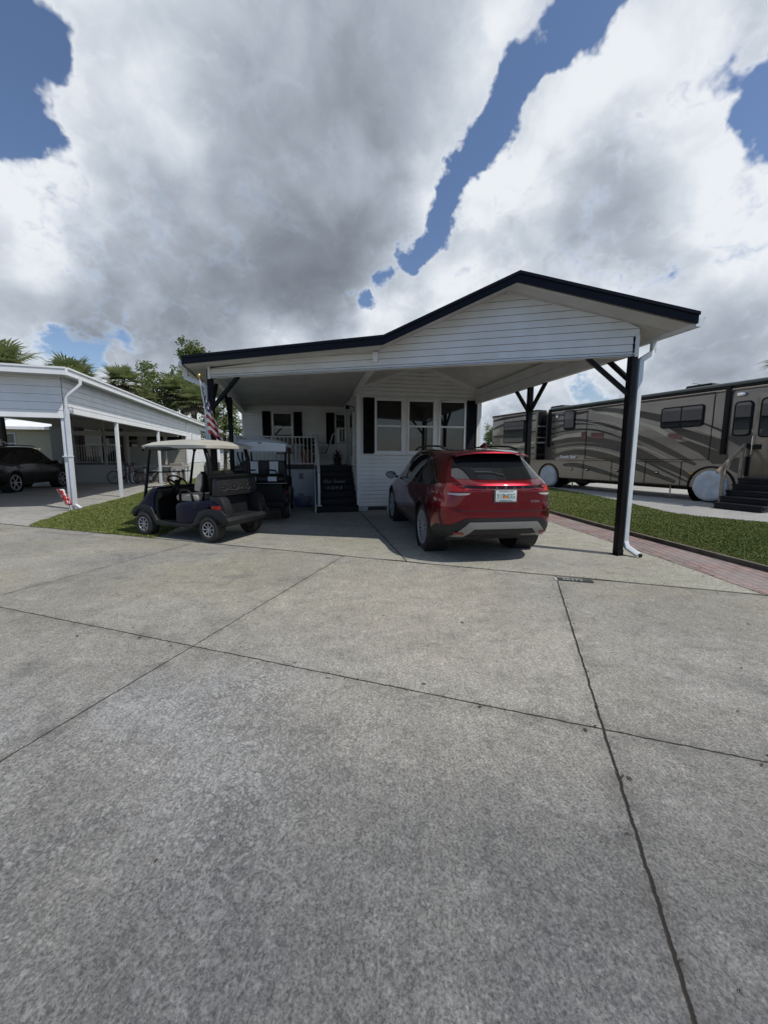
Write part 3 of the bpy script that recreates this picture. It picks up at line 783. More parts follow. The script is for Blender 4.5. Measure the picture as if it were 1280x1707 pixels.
# ------------------------------------------------------------------ porch deck with railing, and its stairs
DZ = 1.215; DB = 1.55
DECKB = M('dark_deck_edge', (.022, .025, .030), .55, var=.3)
DECKG = M('grey_deck_boards', (.12, .125, .13), .7, var=.3)
porch = thing('porch', 'raised porch deck with white railing and pale panelled skirting behind the golf carts', 'porch', (*HA, 0), HR)
mb = MB(); mb.bb((BX, DB, DZ - .10), (-.03, BB - .02, DZ), DECKG); mb.bb((BX, DB - .02, DZ - .11), (-1.09, DB, DZ + .004), DECKB); mb.build('deck', porch)
mb = MB()
for i in range(31):
    a = BX + .02 + i * .078
    if a > -1.17: break
    mb.bb((a, DB + .03 + (.008 if i % 2 else 0), 0), (a + .076, DB + .05, DZ - .11), SKIRT)
mb.bb((BX, DB + .0, DZ - .2), (-1.09, DB + .03, DZ - .11), SKIRT); mb.bb((-1.13, DB, 0), (-1.07, DB + .05, DZ - .1), SKIRT)
mb.build('skirting', porch)
mb = MB(); mb.bb((-1.62, DB - .0, .80), (-1.50, DB + .028, .98), M('grey_outlet_box', (.14, .15, .16), .5)); mb.build('outlet_box', porch)
def rail_run(mb, p0, p1, z0, z1, zl0, zl1, m=RAIL, sp=.115, w=.045, bw=.02):
    p0, p1 = Vector(p0), Vector(p1); n = max(2, int((p1 - p0).length / sp))
    mb.bar((*p0, z1), (*p1, zl1), w, w * .8, m); mb.bar((*p0, z0), (*p1, zl0), w * .8, w * .7, m)
    for i in range(1, n):
        p = p0.lerp(p1, i / n); za = z0 + (zl0 - z0) * i / n; zb = z1 + (zl1 - z1) * i / n
        mb.bar((p.x, p.y, za), (p.x, p.y, zb), bw, bw, m, up=(0, 1, 0))
mb = MB()
rail_run(mb, (BX + .05, DB + .06), (-1.12, DB + .06), DZ + .06, DZ + .87, DZ + .06, DZ + .87)
rail_run(mb, (BX + .05, DB + .06), (BX + .05, BB - .04), DZ + .06, DZ + .87, DZ + .06, DZ + .87)
mb.build('railing', porch)
for (a, b, h) in ((-1.10, DB + .05, 1.0), (BX + .05, DB + .06, .9), (-2.4, DB + .06, .88)):
    mb = MB(); mb.bb((a - .035, b - .035, DZ), (a + .035, b + .035, DZ + h), RAIL); mb.build('railing_post', porch, bevel=.004)

st = thing('entry_steps', 'dark entry steps with white lettering and a white handrail leading up to the porch', 'steps', (*HA, 0), HR)
NS = 7; rise = DZ / NS; tr = .26; b0 = -.22
for i in range(NS):
    mb = MB(); w0_ = -1.10 if i else -1.12; w1_ = -.03 if i else .0
    bb_ = b0 + i * tr
    mb.bb((w0_, bb_, i * rise if i else .006), (w1_, bb_ + .02, (i + 1) * rise - .03), STEPM)
    mb.bb((w0_ - .0, bb_ - .02, (i + 1) * rise - .03), (w1_, bb_ + tr + .01, (i + 1) * rise), STEPM)
    mb.build('step', st, bevel=.003)
mb = MB(); mb.prism([(b0, .0), (b0 + .1, .15), (DB, DZ - .12), (DB, 0)], 'x', -1.14, -1.115, STEPM)
mb.bar((-1.15, b0 - .0, .01), (-1.15, b0 + .02, rise), .03, .03, RAIL)
mb.bar((-1.145, b0, .1), (-1.145, DB - .02, DZ - .02), .03, .05, RAIL); mb.build('stringer', st)
mb = MB(); mb.bb((-1.09, b0 + .03, rise), (-1.02, b0 + .09, rise + .88), RAIL); mb.bb((-1.13, b0 - .01, rise), (-.98, b0 + .13, rise + .02), RAIL)
mb.bar((-1.055, b0 + .05, rise + .90), (-1.07, DB + .0, DZ + .95), .075, .035, RAIL); mb.build('handrail', st, bevel=.004)
LET = M('white_stair_lettering', (.30, .30, .30), .6)
text_part('lettering', 'Our Sweet', .135, LET, st, (-.60, b0 + 4 * tr - .002, 4.42 * rise), (R(90), 0, 0), shear=.35, sx=1.05)
for k, ch in enumerate('HOME'):
    text_part('letter', ch, .12, LET, st, (-.78 + k * .125, b0 + 3 * tr - .003, 3.45 * rise), (R(90), 0, 0))

# ------------------------------------------------------------------ wheels
def wheel(parent, x, y, r, w, side, rim_r, spokes=10, rim=None, twin=True, name='wheel', steer=0.):
    """side +1: outer face towards +y"""
    rim = rim or ALLOY
    hub = Vector((x, y, r)); ax = (0, side, 0)
    rad = .028 if r > .3 else .03
    mb = MB()
    pr = [(rim_r * .96, -w * .36), (rim_r, -w * .46), (r - rad * 1.6, -w * .5), (r - rad * .5, -w * .44), (r, -w * .30), (r, w * .30), (r - rad * .5, w * .44), (r - rad * 1.6, w * .5), (rim_r, w * .46), (rim_r * .96, w * .36)]
    mb.lathe(pr, hub, ax, RUB, 40, closed=True)
    t = mb.build(name, parent, smooth=True)
    mb = MB()
    mb.lathe([(rim_r * .97, w * .40), (rim_r * .99, w * .46), (rim_r * .93, w * .46), (rim_r * .90, w * .30), (rim_r * .88, -w * .3), (0, -w * .3)], hub, ax, DALLOY, 40)
    mb.lathe([(rim_r * .985, w * .455), (rim_r * .985, w * .475), (rim_r * .90, w * .475), (rim_r * .88, w * .42)], hub, ax, rim, 40)
    mb.lathe([(0, w * .42), (rim_r * .14, w * .42), (rim_r * .18, w * .36), (rim_r * .2, w * .2)], hub, ax, rim, 20)
    for k in range(spokes):
        t0 = 2 * pi * k / spokes
        for dt in ((-.10, .10) if twin else (0,)):
            a0 = t0 + dt * .55; a1 = t0 + dt * 1.45
            P0 = hub + Vector((cos(a0) * rim_r * .15, side * w * .38, sin(a0) * rim_r * .15))
            P1 = hub + Vector((cos(a1) * rim_r * .93, side * w * .43, sin(a1) * rim_r * .93))
            mb.bar(P0, P1, rim_r * (.07 if twin else .13), .02, rim, up=(0, side, 0))
    mb.build('rim', t)
    return t


def bvh_of(o):
    bm = bmesh.new(); bm.from_mesh(o.data)
    b = BVHTree.FromBMesh(bm); bm.free(); return b


def patch(mb, poly, axis, bvh, m, off=.004, res=.05, origin=None, thick=0.):
    """lay a 2D polygon on the body: axis 'y+','y-' (poly in x,z) or 'x-','x+' (poly in y,z), 'z+' (x,y)"""
    xs = [p[0] for p in poly]; ys = [p[1] for p in poly]
    bm = bmesh.new()
    vs = [bm.verts.new((p[0], p[1], 0)) for p in poly]; f = bm.faces.new(vs)
    # slice with a grid so that the patch can follow the curved body
    for k in range(1, 200):
        t = min(xs) + k * res
        if t >= max(xs): break
        bmesh.ops.bisect_plane(bm, geom=bm.verts[:] + bm.edges[:] + bm.faces[:], plane_co=(t, 0, 0), plane_no=(1, 0, 0))
    for k in range(1, 200):
        t = min(ys) + k * res
        if t >= max(ys): break
        bmesh.ops.bisect_plane(bm, geom=bm.verts[:] + bm.edges[:] + bm.faces[:], plane_co=(0, t, 0), plane_no=(0, 1, 0))
    bm.verts.ensure_lookup_table()
    pts = []; nrm = []
    for v in bm.verts:
        a, b = v.co.x, v.co.y
        if axis[0] == 'y': o = Vector((a, 3 if axis[1] == '+' else -3, b)); d = Vector((0, -1 if axis[1] == '+' else 1, 0))
        elif axis[0] == 'x': o = Vector((4 if axis[1] == '+' else -4, a, b)); d = Vector((-1 if axis[1] == '+' else 1, 0, 0))
        else: o = Vector((a, b, 4)); d = Vector((0, 0, -1))
        h, n, _, _ = bvh.ray_cast(o, d)
        if h is None:
            h, n, _, _ = bvh.find_nearest(o + d * 2.2)
        if n.dot(d) > 0: n = -n
        pts.append(h + n * off); nrm.append(n)
    ii = {v: i for i, v in enumerate(bm.verts)}
    fs = [[ii[v] for v in f.verts] for f in bm.faces]
    mb.add(pts, fs, m); bm.free()


def mirror_profile(half):
    return half + [(-y, z) for (y, z) in half[-2:0:-1]]


def loft_body(st, name, mats, parent, levels=2):
    """st: list of (x, half profile [(y,z)...]) with equal counts, first and last on the axis"""
    mb = MB(); n = None; vs = []; fs = []
    for x, half in st:
        ring = mirror_profile(half); n = len(ring)
        vs += [(x, y, z) for y, z in ring]
    for i in range(len(st) - 1):
        for k in range(n): fs.append((i * n + k, i * n + (k + 1) % n, (i + 1) * n + (k + 1) % n, (i + 1) * n + k))
    h = n // 2
    for base in (0, (len(st) - 1) * n):
        for k in range(h):
            a, b, c, d = base + k, base + k + 1, base + (n - k - 1) % n, base + (n - k) % n
            if k == 0: fs.append((a, b, c))
            elif k == h - 1: fs.append((a, b, d))
            else: fs.append((a, b, c, d))
    mb.add(vs, fs, mats[0])
    o = mb.build(name, None, smooth=True)
    md = o.modifiers.new('s', 'SUBSURF'); md.levels = levels; md.render_levels = levels
    return o


def bake(o, parent=None, cutters=()):
    for c in cutters:
        md = o.modifiers.new('b', 'BOOLEAN'); md.operation = 'DIFFERENCE'; md.object = c; md.solver = 'EXACT'
    dg = bpy.context.evaluated_depsgraph_get(); dg.update()
    me = bpy.data.meshes.new_from_object(o.evaluated_get(dg)); o.modifiers.clear(); o.data = me
    for c in cutters: bpy.data.objects.remove(c)
    me.polygons.foreach_set('use_smooth', [True] * len(me.polygons)); me.set_sharp_from_angle(angle=R(40))
    o.parent = parent
    return o


def cyl_cutter(x, y0, y1, r, z):
    mb = MB(); n = 40
    mb.add([(x + r * cos(2 * pi * k / n), yy, z + r * sin(2 * pi * k / n)) for yy in (y0, y1) for k in range(n)],
           [list(range(n)), list(range(n, 2 * n))] + [(k, (k + 1) % n, n + (k + 1) % n, n + k) for k in range(n)], RUB)
    return mb.build('cutter')


def car_paint(name, c1, c2, spec=.5, metal=.55, coatw=1.):
    m = bpy.data.materials.new(name); m.use_nodes = True
    t = NT(m.node_tree); b = m.node_tree.nodes['Principled BSDF']
    O = t.n('ShaderNodeTexCoord').outputs['Object']
    lw = t.n('ShaderNodeLayerWeight'); lw.inputs[0].default_value = .4
    c = t.mix(lw.outputs['Facing'], c1, c2)
    c = t.mix(t.m('MULTIPLY', t.rng(t.noise(O, 5, 5), .45, .8), .25), c, tuple(i * .8 + .012 for i in c1))
    t.lk(c, b.inputs['Base Color']); b.inputs['Metallic'].default_value = metal; b.inputs['Roughness'].default_value = .32; b.inputs['Specular IOR Level'].default_value = spec
    b.inputs['Coat Weight'].default_value = coatw; b.inputs['Coat Roughness'].default_value = .03
    return m


REDP = car_paint('deep_red_car_paint', (.185, .0016, .009), (.12, .0008, .006), metal=.9)
BLKP = car_paint('black_car_paint', (.006, .0065, .008), (.003, .003, .0035), coatw=.5)
CLAD = M('black_body_cladding', (.014, .014, .015), .6, var=.3, vs=6)
SILV = M('silver_bumper_trim', (.28, .28, .27), .35, .5)
TAILR = M('red_tail_lamp', (.42, .010, .006), .3)
TAILD = M('dark_red_tail_lamp', (.16, .006, .006), .1, coat=.5)
TAILK = M('smoked_lamp_lens', (.010, .003, .003), .15, spec=.3)
TAILC = M('clear_tail_lamp', (.42, .38, .37), .15)
REFL = M('red_reflector', (.28, .02, .015), .3)
PLATE = M('white_licence_plate', (.55, .60, .60), .4)
PLG = M('green_plate_print', (.01, .10, .06), .5); PLO = M('orange_plate_print', (.75, .20, .03), .5)
TGLASS = M('tinted_car_glass', (.010, .012, .014), .02, spec=.9)


def suv(root, paint, rear_detail=True, hgt=1.0, dark=False):
    #      x     zb   ws   wm   zm    wb   zb2   wr   zr
    T = [(-2.47, .58, .44, .50, .74, .48, 1.02, .38, 1.10),
         (-2.43, .45, .60, .66, .74, .62, 1.09, .50, 1.165),
         (-2.33, .38, .74, .79, .76, .72, 1.13, .57, 1.225),
         (-2.18, .35, .84, .87, .76, .80, 1.15, .60, 1.335),
         (-2.00, .30, .885, .93, .74, .86, 1.15, .595, 1.475),
         (-1.85, .28, .90, .955, .72, .88, 1.14, .59, 1.575),
         (-1.70, .26, .90, .965, .71, .89, 1.125, .60, 1.63),
         (-1.30, .25, .90, .965, .71, .90, 1.085, .635, 1.665),
         (-.60, .24, .895, .935, .70, .905, 1.07, .645, 1.69),
         (.0, .24, .895, .93, .70, .905, 1.055, .645, 1.695),
         (.40, .24, .895, .93, .70, .90, 1.05, .63, 1.66),
         (.75, .24, .90, .935, .70, .90, 1.045, .62, 1.50),
         (1.05, .25, .90, .95, .70, .895, 1.035, .62, 1.27),
         (1.25, .25, .90, .96, .70, .885, 1.02, .64, 1.13),
         (1.60, .26, .89, .955, .69, .86, .985, .60, 1.07),
         (2.00, .28, .86, .92, .66, .80, .92, .56, 1.00),
         (2.25, .30, .76, .82, .62, .68, .82, .50, .90),
         (2.38, .36, .60, .64, .58, .54, .74, .40, .80)]
    st = []
    for (x, zb, ws, wm, zm, wb, zl, wr, zr) in T:
        h = [(0, zb), (ws * .7, zb), (ws * .97, zb + .03), (ws, zb + .12), (wm, zm - .06), (wm * .995, zm + .10), (wb, zl - .03), (wb - .02, zl + .02),
             (wb * .52 + wr * .50, zl * .48 + zr * .48 + .02), (wr + .02, zr - .075), (wr * .86, zr - .02), (wr * .45, zr), (0, zr + .006)]
        st.append((x, [(y, z * hgt) for y, z in h]))
    b = loft_body(st, 'body', [paint], root, 2)
    cut = []
    for x in (-1.425, 1.425):
        for sgn in (1, -1): cut.append(cyl_cutter(x, sgn * .58, sgn * 1.2, .425, .385))
    bake(b, root, cut)
    # wheel wells
    for x in (-1.425, 1.425):
        for sgn in (1, -1):
            pass
    bv = bvh_of(b)
    # cladding round sills and arches
    for sgn, ax in ((1, 'y+'), (-1, 'y-')):
        mb = MB(); patch(mb, [(-.98, .30), (.98, .30), (.99, .40), (-.98, .37)], ax, bv, CLAD, .006, .12); mb.build('sill_cladding', root, smooth=True)
        for x in (-1.425, 1.425):
            mb = MB()
            arc = [(x + .47 * cos(t), .385 + .47 * sin(t)) for t in [R(a) for a in range(-8, 189, 14)]]
            arc2 = [(x + .43 * cos(t), .385 + .43 * sin(t)) for t in [R(a) for a in range(-8, 189, 14)]]
            for i in range(len(arc) - 1): patch(mb, [arc[i], arc[i + 1], arc2[i + 1], arc2[i]], ax, bv, CLAD, .008, .3)
            mb.build('arch_cladding', root, smooth=True)
    # liners
    mb = MB()
    for x in (-1.425, 1.425):
        for sgn in (1, -1): mb.lathe([(.424, 0), (.424, .36), (0, .36)], (x, sgn * .93, .385), (0, -sgn, 0), CLAD, 28)
    mb.bb((-2.0, -.70, .27), (2.1, .70, .34), CLAD)
    mb.build('underbody', root)
    # side glass
    for sgn, ax in ((1, 'y+'), (-1, 'y-')):
        mb = MB()
        dlo = [(1.02, 1.07), (.86, 1.24), (.62, 1.40), (.34, 1.52), (.0, 1.575), (-.45, 1.585), (-.9, 1.56), (-1.25, 1.49), (-1.6, 1.33), (-1.88, 1.20), (-2.02, 1.13), (-1.6, 1.10), (-.6, 1.085)]
        dlo = [(x, z * hgt) for x, z in dlo]
        patch(mb, dlo, ax, bv, TGLASS, .004, .09)
        g = mb.build('side_glass', root, smooth=True)
        # chrome strip over the glass and along the belt
        m2 = MB()
        ed = dlo[:12]; belt = [dlo[11], (-1.6, 1.095 * hgt), (-.6, 1.075 * hgt), (1.04, 1.062 * hgt)]
        for path, w in ((ed, .018), (belt, .016)):
            for i in range(len(path) - 1):
                (x0, z0), (x1, z1) = path[i], path[i + 1]; l = sqrt((x1 - x0) ** 2 + (z1 - z0) ** 2); nx, nz = -(z1 - z0) / l * w / 2, (x1 - x0) / l * w / 2
                patch(m2, [(x0 + nx, z0 + nz), (x1 + nx, z1 + nz), (x1 - nx, z1 - nz), (x0 - nx, z0 - nz)], ax, bv, CHROME if not dark else CLAD, .008, .4)
        m2.build('window_trim', g)
        for xa, xb in ((.05, .0), (-.95, -1.02)):
            m3 = MB(); patch(m3, [(xa, 1.09 * hgt), (xa - .06, 1.09 * hgt), (xb - .06, 1.57 * hgt), (xb, 1.57 * hgt)], ax, bv, CLAD, .010, .2)
            m3.build('pillar', g)
        # door shut lines, handles
        for path in ([(.98, 1.05), (1.0, .75), (.92, .42)], [(.0, 1.07), (.02, .7), (.03, .42)], [(-.92, 1.08), (-.97, .85), (-.90, .62), (-.82, .42)]):
            m4 = MB()
            for i in range(len(path) - 1):
                (x0, z0), (x1, z1) = path[i], path[i + 1]
                patch(m4, [(x0, z0 * hgt), (x0 + .010, z0 * hgt), (x1 + .010, z1), (x1, z1)], ax, bv, CLAD, .0025, .2)
            m4.build('door_seam', root)
        for hx in (-.22, -1.12 + .0):
            m5 = MB(); patch(m5, [(hx, .945), (hx + .20, .95), (hx + .20, .985), (hx, .98)], ax, bv, paint, .028, .1); patch(m5, [(hx - .005, .925), (hx + .205, .93), (hx + .205, .945), (hx - .005, .945)], ax, bv, CLAD, .004, .2)
            m5.build('door_handle', root, smooth=True)
        # mirror
        m6 = MB(); m6.bar((.80, sgn * .90, 1.08), (.78, sgn * .98, 1.10), .05, .05, CLAD)
        m6.build('mirror_foot', root)
        m7 = MB()
        m7.lathe([(0, -.10), (.055, -.085), (.085, -.02), (.085, .05), (.078, .075)], (.80, sgn * 1.06, 1.13), (-1, 0, 0), M('navy_mirror_cap', (.02, .026, .05), .2, coat=1.) if not dark else paint, 20)
        m7.lathe([(.078, .075), (0, .075)], (.80, sgn * 1.06, 1.13), (-1, 0, 0), M('mirror_glass', (.10, .12, .15), .05, 1.), 20)
        o = m7.build('mirror', root, smooth='auto')
        for v in o.data.vertices: v.co.y = sgn * 1.06 + (v.co.y - sgn * 1.06) * 1.35
        # roof rails
        m8 = MB(); m8.tube([(.35, sgn * .60, 1.665 * hgt), (.1, sgn * .605, 1.715 * hgt), (-.7, sgn * .61, 1.725 * hgt), (-1.35, sgn * .605, 1.70 * hgt), (-1.62, sgn * .60, 1.655 * hgt)], .016, CLAD, 8)
        m8.build('roof_rail', root, smooth=True)
        # rear vertical vent cut and body crease
        m9 = MB(); patch(m9, [(-2.16, .78), (-2.13, .78), (-2.20, .48), (-2.26, .46)], ax, bv, CLAD, .004, .1); m9.build('bumper_vent', root, smooth=True)
    # windscreen
    mb = MB(); patch(mb, [(.62 - 0, -.58), (1.16, -.66), (1.20, 0), (1.16, .66), (.62, .58), (.46, .5), (.44, 0), (.46, -.5)], 'z+', bv, TGLASS, .004, .12); mb.build('windscreen', root, smooth=True)
    # rear glass and surround
    HG = [(-.54, 1.55), (-.30, 1.575), (0, 1.58), (.30, 1.575), (.54, 1.55), (.62, 1.40), (.68, 1.25), (.64, 1.215), (0, 1.205), (-.64, 1.215), (-.68, 1.25), (-.62, 1.40)]
    mb = MB(); patch(mb, [(y, z * hgt) for y, z in HG], 'x-', bv, TGLASS, .004, .07); g = mb.build('rear_glass', root, smooth=True)
    mb = MB(); mb.tube([(-2.31, -.05, 1.27 * hgt), (-2.25, .12, 1.31 * hgt), (-2.24, .36, 1.32 * hgt)], .007, CLAD, 6); mb.build('wiper', g)
    # roof spoiler
    mb = MB()
    sp = [(-1.78, 1.650), (-1.95, 1.640), (-2.08, 1.605), (-2.09, 1.585), (-1.95, 1.60), (-1.78, 1.605)]
    n = len(sp); ys = [-.58, -.50, -.28, 0, .28, .50, .58]
    vs = []
    for y in ys:
        k = abs(y) / .58; dz = -.055 * k ** 3; dx = .07 * k ** 3
        vs += [(x + (dx if x < -1.9 else 0), y, (z + dz) * hgt) for x, z in sp]
    fs = [(i * n + k, i * n + (k + 1) % n, (i + 1) * n + (k + 1) % n, (i + 1) * n + k) for i in range(len(ys) - 1) for k in range(n)] + [list(range(n)), list(range((len(ys) - 1) * n, len(ys) * n))]
    mb.add(vs, fs, paint); mb.build('spoiler', root, smooth='auto')
    mb = MB(); mb.add([(-1.78, -.02, 1.66 * hgt), (-1.78, .02, 1.66 * hgt), (-1.50, .02, 1.68 * hgt), (-1.50, -.02, 1.68 * hgt), (-1.77, -.008, 1.745 * hgt), (-1.77, .008, 1.745 * hgt), (-1.70, .008, 1.75 * hgt), (-1.70, -.008, 1.75 * hgt)], [(0, 1, 2, 3), (4, 5, 6, 7), (0, 1, 5, 4), (1, 2, 6, 5), (2, 3, 7, 6), (3, 0, 4, 7)], paint); mb.build('antenna_fin', root, bevel=.006)
    # tail lamps
    for sgn in (1, -1):
        mb = MB()
        patch(mb, [(sgn * .48, 1.087), (sgn * .58, 1.115), (sgn * .68, 1.13), (sgn * .76, 1.135), (sgn * .78, 1.085), (sgn * .775, 1.04), (sgn * .66, 1.045), (sgn * .50, 1.065)], 'x-', bv, TAILR, .008, .04)
        o = mb.build('tail_lamp', root, smooth=True)
        mb = MB(); ax = 'y+' if sgn > 0 else 'y-'
        patch(mb, [(-2.18, 1.135), (-2.05, 1.145), (-1.96, 1.115), (-2.06, 1.065), (-2.18, 1.04)], ax, bv, TAILD, .007, .06)
        mb.build('side_lens', o, smooth=True)
        mb = MB(); patch(mb, [(sgn * .50, 1.027), (sgn * .66, 1.023), (sgn * .77, 1.02), (sgn * .765, 0.997), (sgn * .66, 0.993), (sgn * .54, 1.005)], 'x-', bv, TAILC, .009, .05); mb.build('clear_lens', o, smooth=True)
    if rear_detail:
        mb = MB(); patch(mb, [(-.72, 1.143), (-.60, 1.127), (.60, 1.127), (.72, 1.143), (.60, 1.09), (-.60, 1.09)], 'x-', bv, TAILK, .010, .06)
        lb = mb.build('light_bar', root, smooth=True)
        mb = MB(); patch(mb, [(-.60, 1.087), (.60, 1.087), (.60, 1.07), (-.60, 1.07)], 'x-', bv, TAILD, .012, .08); mb.build('bar_lens', lb, smooth=True)
        # recessed plate area seam, lower edge crease
        mb = MB(); patch(mb, [(-.66, 0.765), (.66, 0.765), (.70, 0.8), (.68, 0.81), (.62, 0.778), (-.62, 0.778), (-.68, 0.81), (-.70, 0.8)], 'x-', bv, CLAD, .002, .08)
        mb.build('hatch_seam', root)
        mb = MB()
        patch(mb, [(-.90, 0.435), (-.84, 0.375), (.84, 0.375), (.90, 0.435), (.885, 0.545), (.74, 0.565), (.60, 0.65), (.52, 0.675), (-.52, 0.675), (-.60, 0.65), (-.74, 0.565), (-.885, 0.545)], 'x-', bv, CLAD, .010, .07)
        bp = mb.build('rear_bumper', root, smooth=True)
        for sgn, ax in ((1, 'y+'), (-1, 'y-')):
            mb = MB(); patch(mb, [(-1.88, 0.35), (-2.22, 0.35), (-2.24, 0.52), (-2.02, 0.52), (-1.88, 0.45)], ax, bv, CLAD, .010, .07); mb.build('bumper_side', bp, smooth=True)
        mb = MB()
        sk = [(-.72, .335), (-.58, .335), (-.44, .44), (.44, .44), (.58, .335), (.72, .335), (.50, .535), (-.50, .535)]
        for qd in ([(-.73, 0.4), (-.57, 0.4), (-.43, 0.525), (-.50, 0.62)], [(.57, 0.4), (.73, 0.4), (.50, 0.62), (.43, 0.525)], [(-.43, 0.525), (.43, 0.525), (.50, 0.62), (-.50, 0.62)]):
            patch(mb, qd, 'x-', bv, SILV, .022, .06)
        mb.build('skid_plate', bp, smooth=True)
        for sgn in (1, -1):
            mb = MB(); patch(mb, [(sgn * .56, 0.447), (sgn * .70, 0.447), (sgn * .69, 0.475), (sgn * .58, 0.475)], 'x-', bv, REFL, .027, .1); mb.build('reflector', bp)
        # plate
        hit, _, _, _ = bv.ray_cast(Vector((-4, 0, 0.985)), Vector((1, 0, 0))); px = hit.x - .028
        mb = MB(); mb.bb((px, -.155, 0.910), (px + .012, .155, 1.067), PLATE); mb.bb((px + .013, -.17, 0.895), (px + .02, .17, 1.080), CLAD)
        pl = mb.build('licence_plate', root, bevel=.002)
        rt = (R(90), 0, R(-90))
        text_part('plate_lettering', 'Y19  B3G', .095, PLG, pl, (px - .001, 0, 0.983), rt, .0006, sx=.72)
        text_part('plate_lettering', 'MYFLORIDA.COM', .026, PLG, pl, (px - .001, 0, 1.051), rt, .0006)
        text_part('plate_lettering', 'SUNSHINE STATE', .024, PLG, pl, (px - .001, 0, 0.923), rt, .0006)
        mb = MB(); mb.lathe([(0, .0015), (.022, .001), (.022, 0)], (px, .0, 0.977), (-1, 0, 0), PLO, 16); mb.lathe([(0, .0015), (.018, .001), (.018, 0)], (px, .030, 0.970), (-1, 0, 0), PLO, 16); mb.bar((px - .002, -.002, 0.997), (px - .002, .028, 1.013), .003, .014, PLG, up=(1, 0, 0)); mb.build('plate_emblem', pl)
        for k, ch in enumerate('LEXUS'):
            y = .26 - k * .13
            h2, _, _, _ = bv.ray_cast(Vector((-4, y, 1.10)), Vector((1, 0, 0)))
            text_part('letter', ch, .042, CHROME, root, (h2.x - .013, y, 1.103), rt, .002)
        h2, _, _, _ = bv.ray_cast(Vector((-4, -.50, .90)), Vector((1, 0, 0)))
        text_part('badge', 'RX350h', .045, CHROME, root, (h2.x - .006, -.46, .905), (R(90), 0, R(-83)), .0015)
        text_part('badge', 'AWD', .024, CHROME, root, (h2.x + .004, -.505, .875), (R(90), 0, R(-80)), .0015)
        
    for x in (-1.425, 1.425):
        for sgn in (1, -1):
            wheel(root, x, sgn * .81, .375, .235, sgn, .285, 10 if not dark else 6, ALLOY, twin=not dark)
    return root


CARC = (1.515, 6.345); ch = R(8.5)
fx, fy = -sin(ch), cos(ch)
rc = thing('parked_suv', 'glossy red suv with tinted glass parked under the carport, seen from behind', 'car', (CARC[0] + fx * 1.45, CARC[1] + fy * 1.45, .004), pi / 2 + ch)
suv(rc, REDP)
rc.scale = (1.02, .985, .985)
dc = thing('parked_suv', 'black suv parked nose in under the white neighbouring carport', 'car', (-15.95, 16.75, .006), R(90 + 9))
suv(dc, BLKP, rear_detail=False, hgt=1.05, dark=True); dc.scale = (1, 1, 1.05)

# ------------------------------------------------------------------ golf carts
BLUEP = car_paint('dark_blue_cart_paint', (.0022, .0045, .034), (.0015, .003, .018), metal=.5, coatw=.2, spec=.25)
GREYPL = M('charcoal_moulded_plastic', (.016, .017, .019), .5, var=.3, vs=4, bump=.1, spec=.3)
BLKPL = M('black_moulded_plastic', (.006, .006, .006), .55, var=.3, vs=5, spec=.25)
BEIGE = M('beige_vinyl', (.42, .385, .31), .55, var=.15, vs=5)
CANV = M('beige_canopy_plastic', (.43, .415, .355), .5, var=.2, vs=3)
CANW = M('white_canopy_plastic', (.62, .66, .70), .35, var=.1, vs=3)
WVIN = M('white_vinyl_seat', (.55, .57, .60), .45)
BVIN = M('black_vinyl_seat', (.012, .012, .014), .5)
LEAFG = M('pale_print', (.07, .065, .055), .7)


def rrect(x0, z0, x1, z1, r, n=4):
    p = []
    for (cx_, cz_, a0) in ((x1 - r, z0 + r, -90), (x1 - r, z1 - r, 0), (x0 + r, z1 - r, 90), (x0 + r, z0 + r, 180)):
        for k in range(n + 1):
            a = R(a0 + 90 * k / n); p.append((cx_ + r * cos(a), cz_ + r * sin(a)))
    return p


def arc(cx_, cz_, r, a0, a1, n=8):
    return [(cx_ + r * cos(R(a0 + (a1 - a0) * k / n)), cz_ + r * sin(R(a0 + (a1 - a0) * k / n))) for k in range(n + 1)]


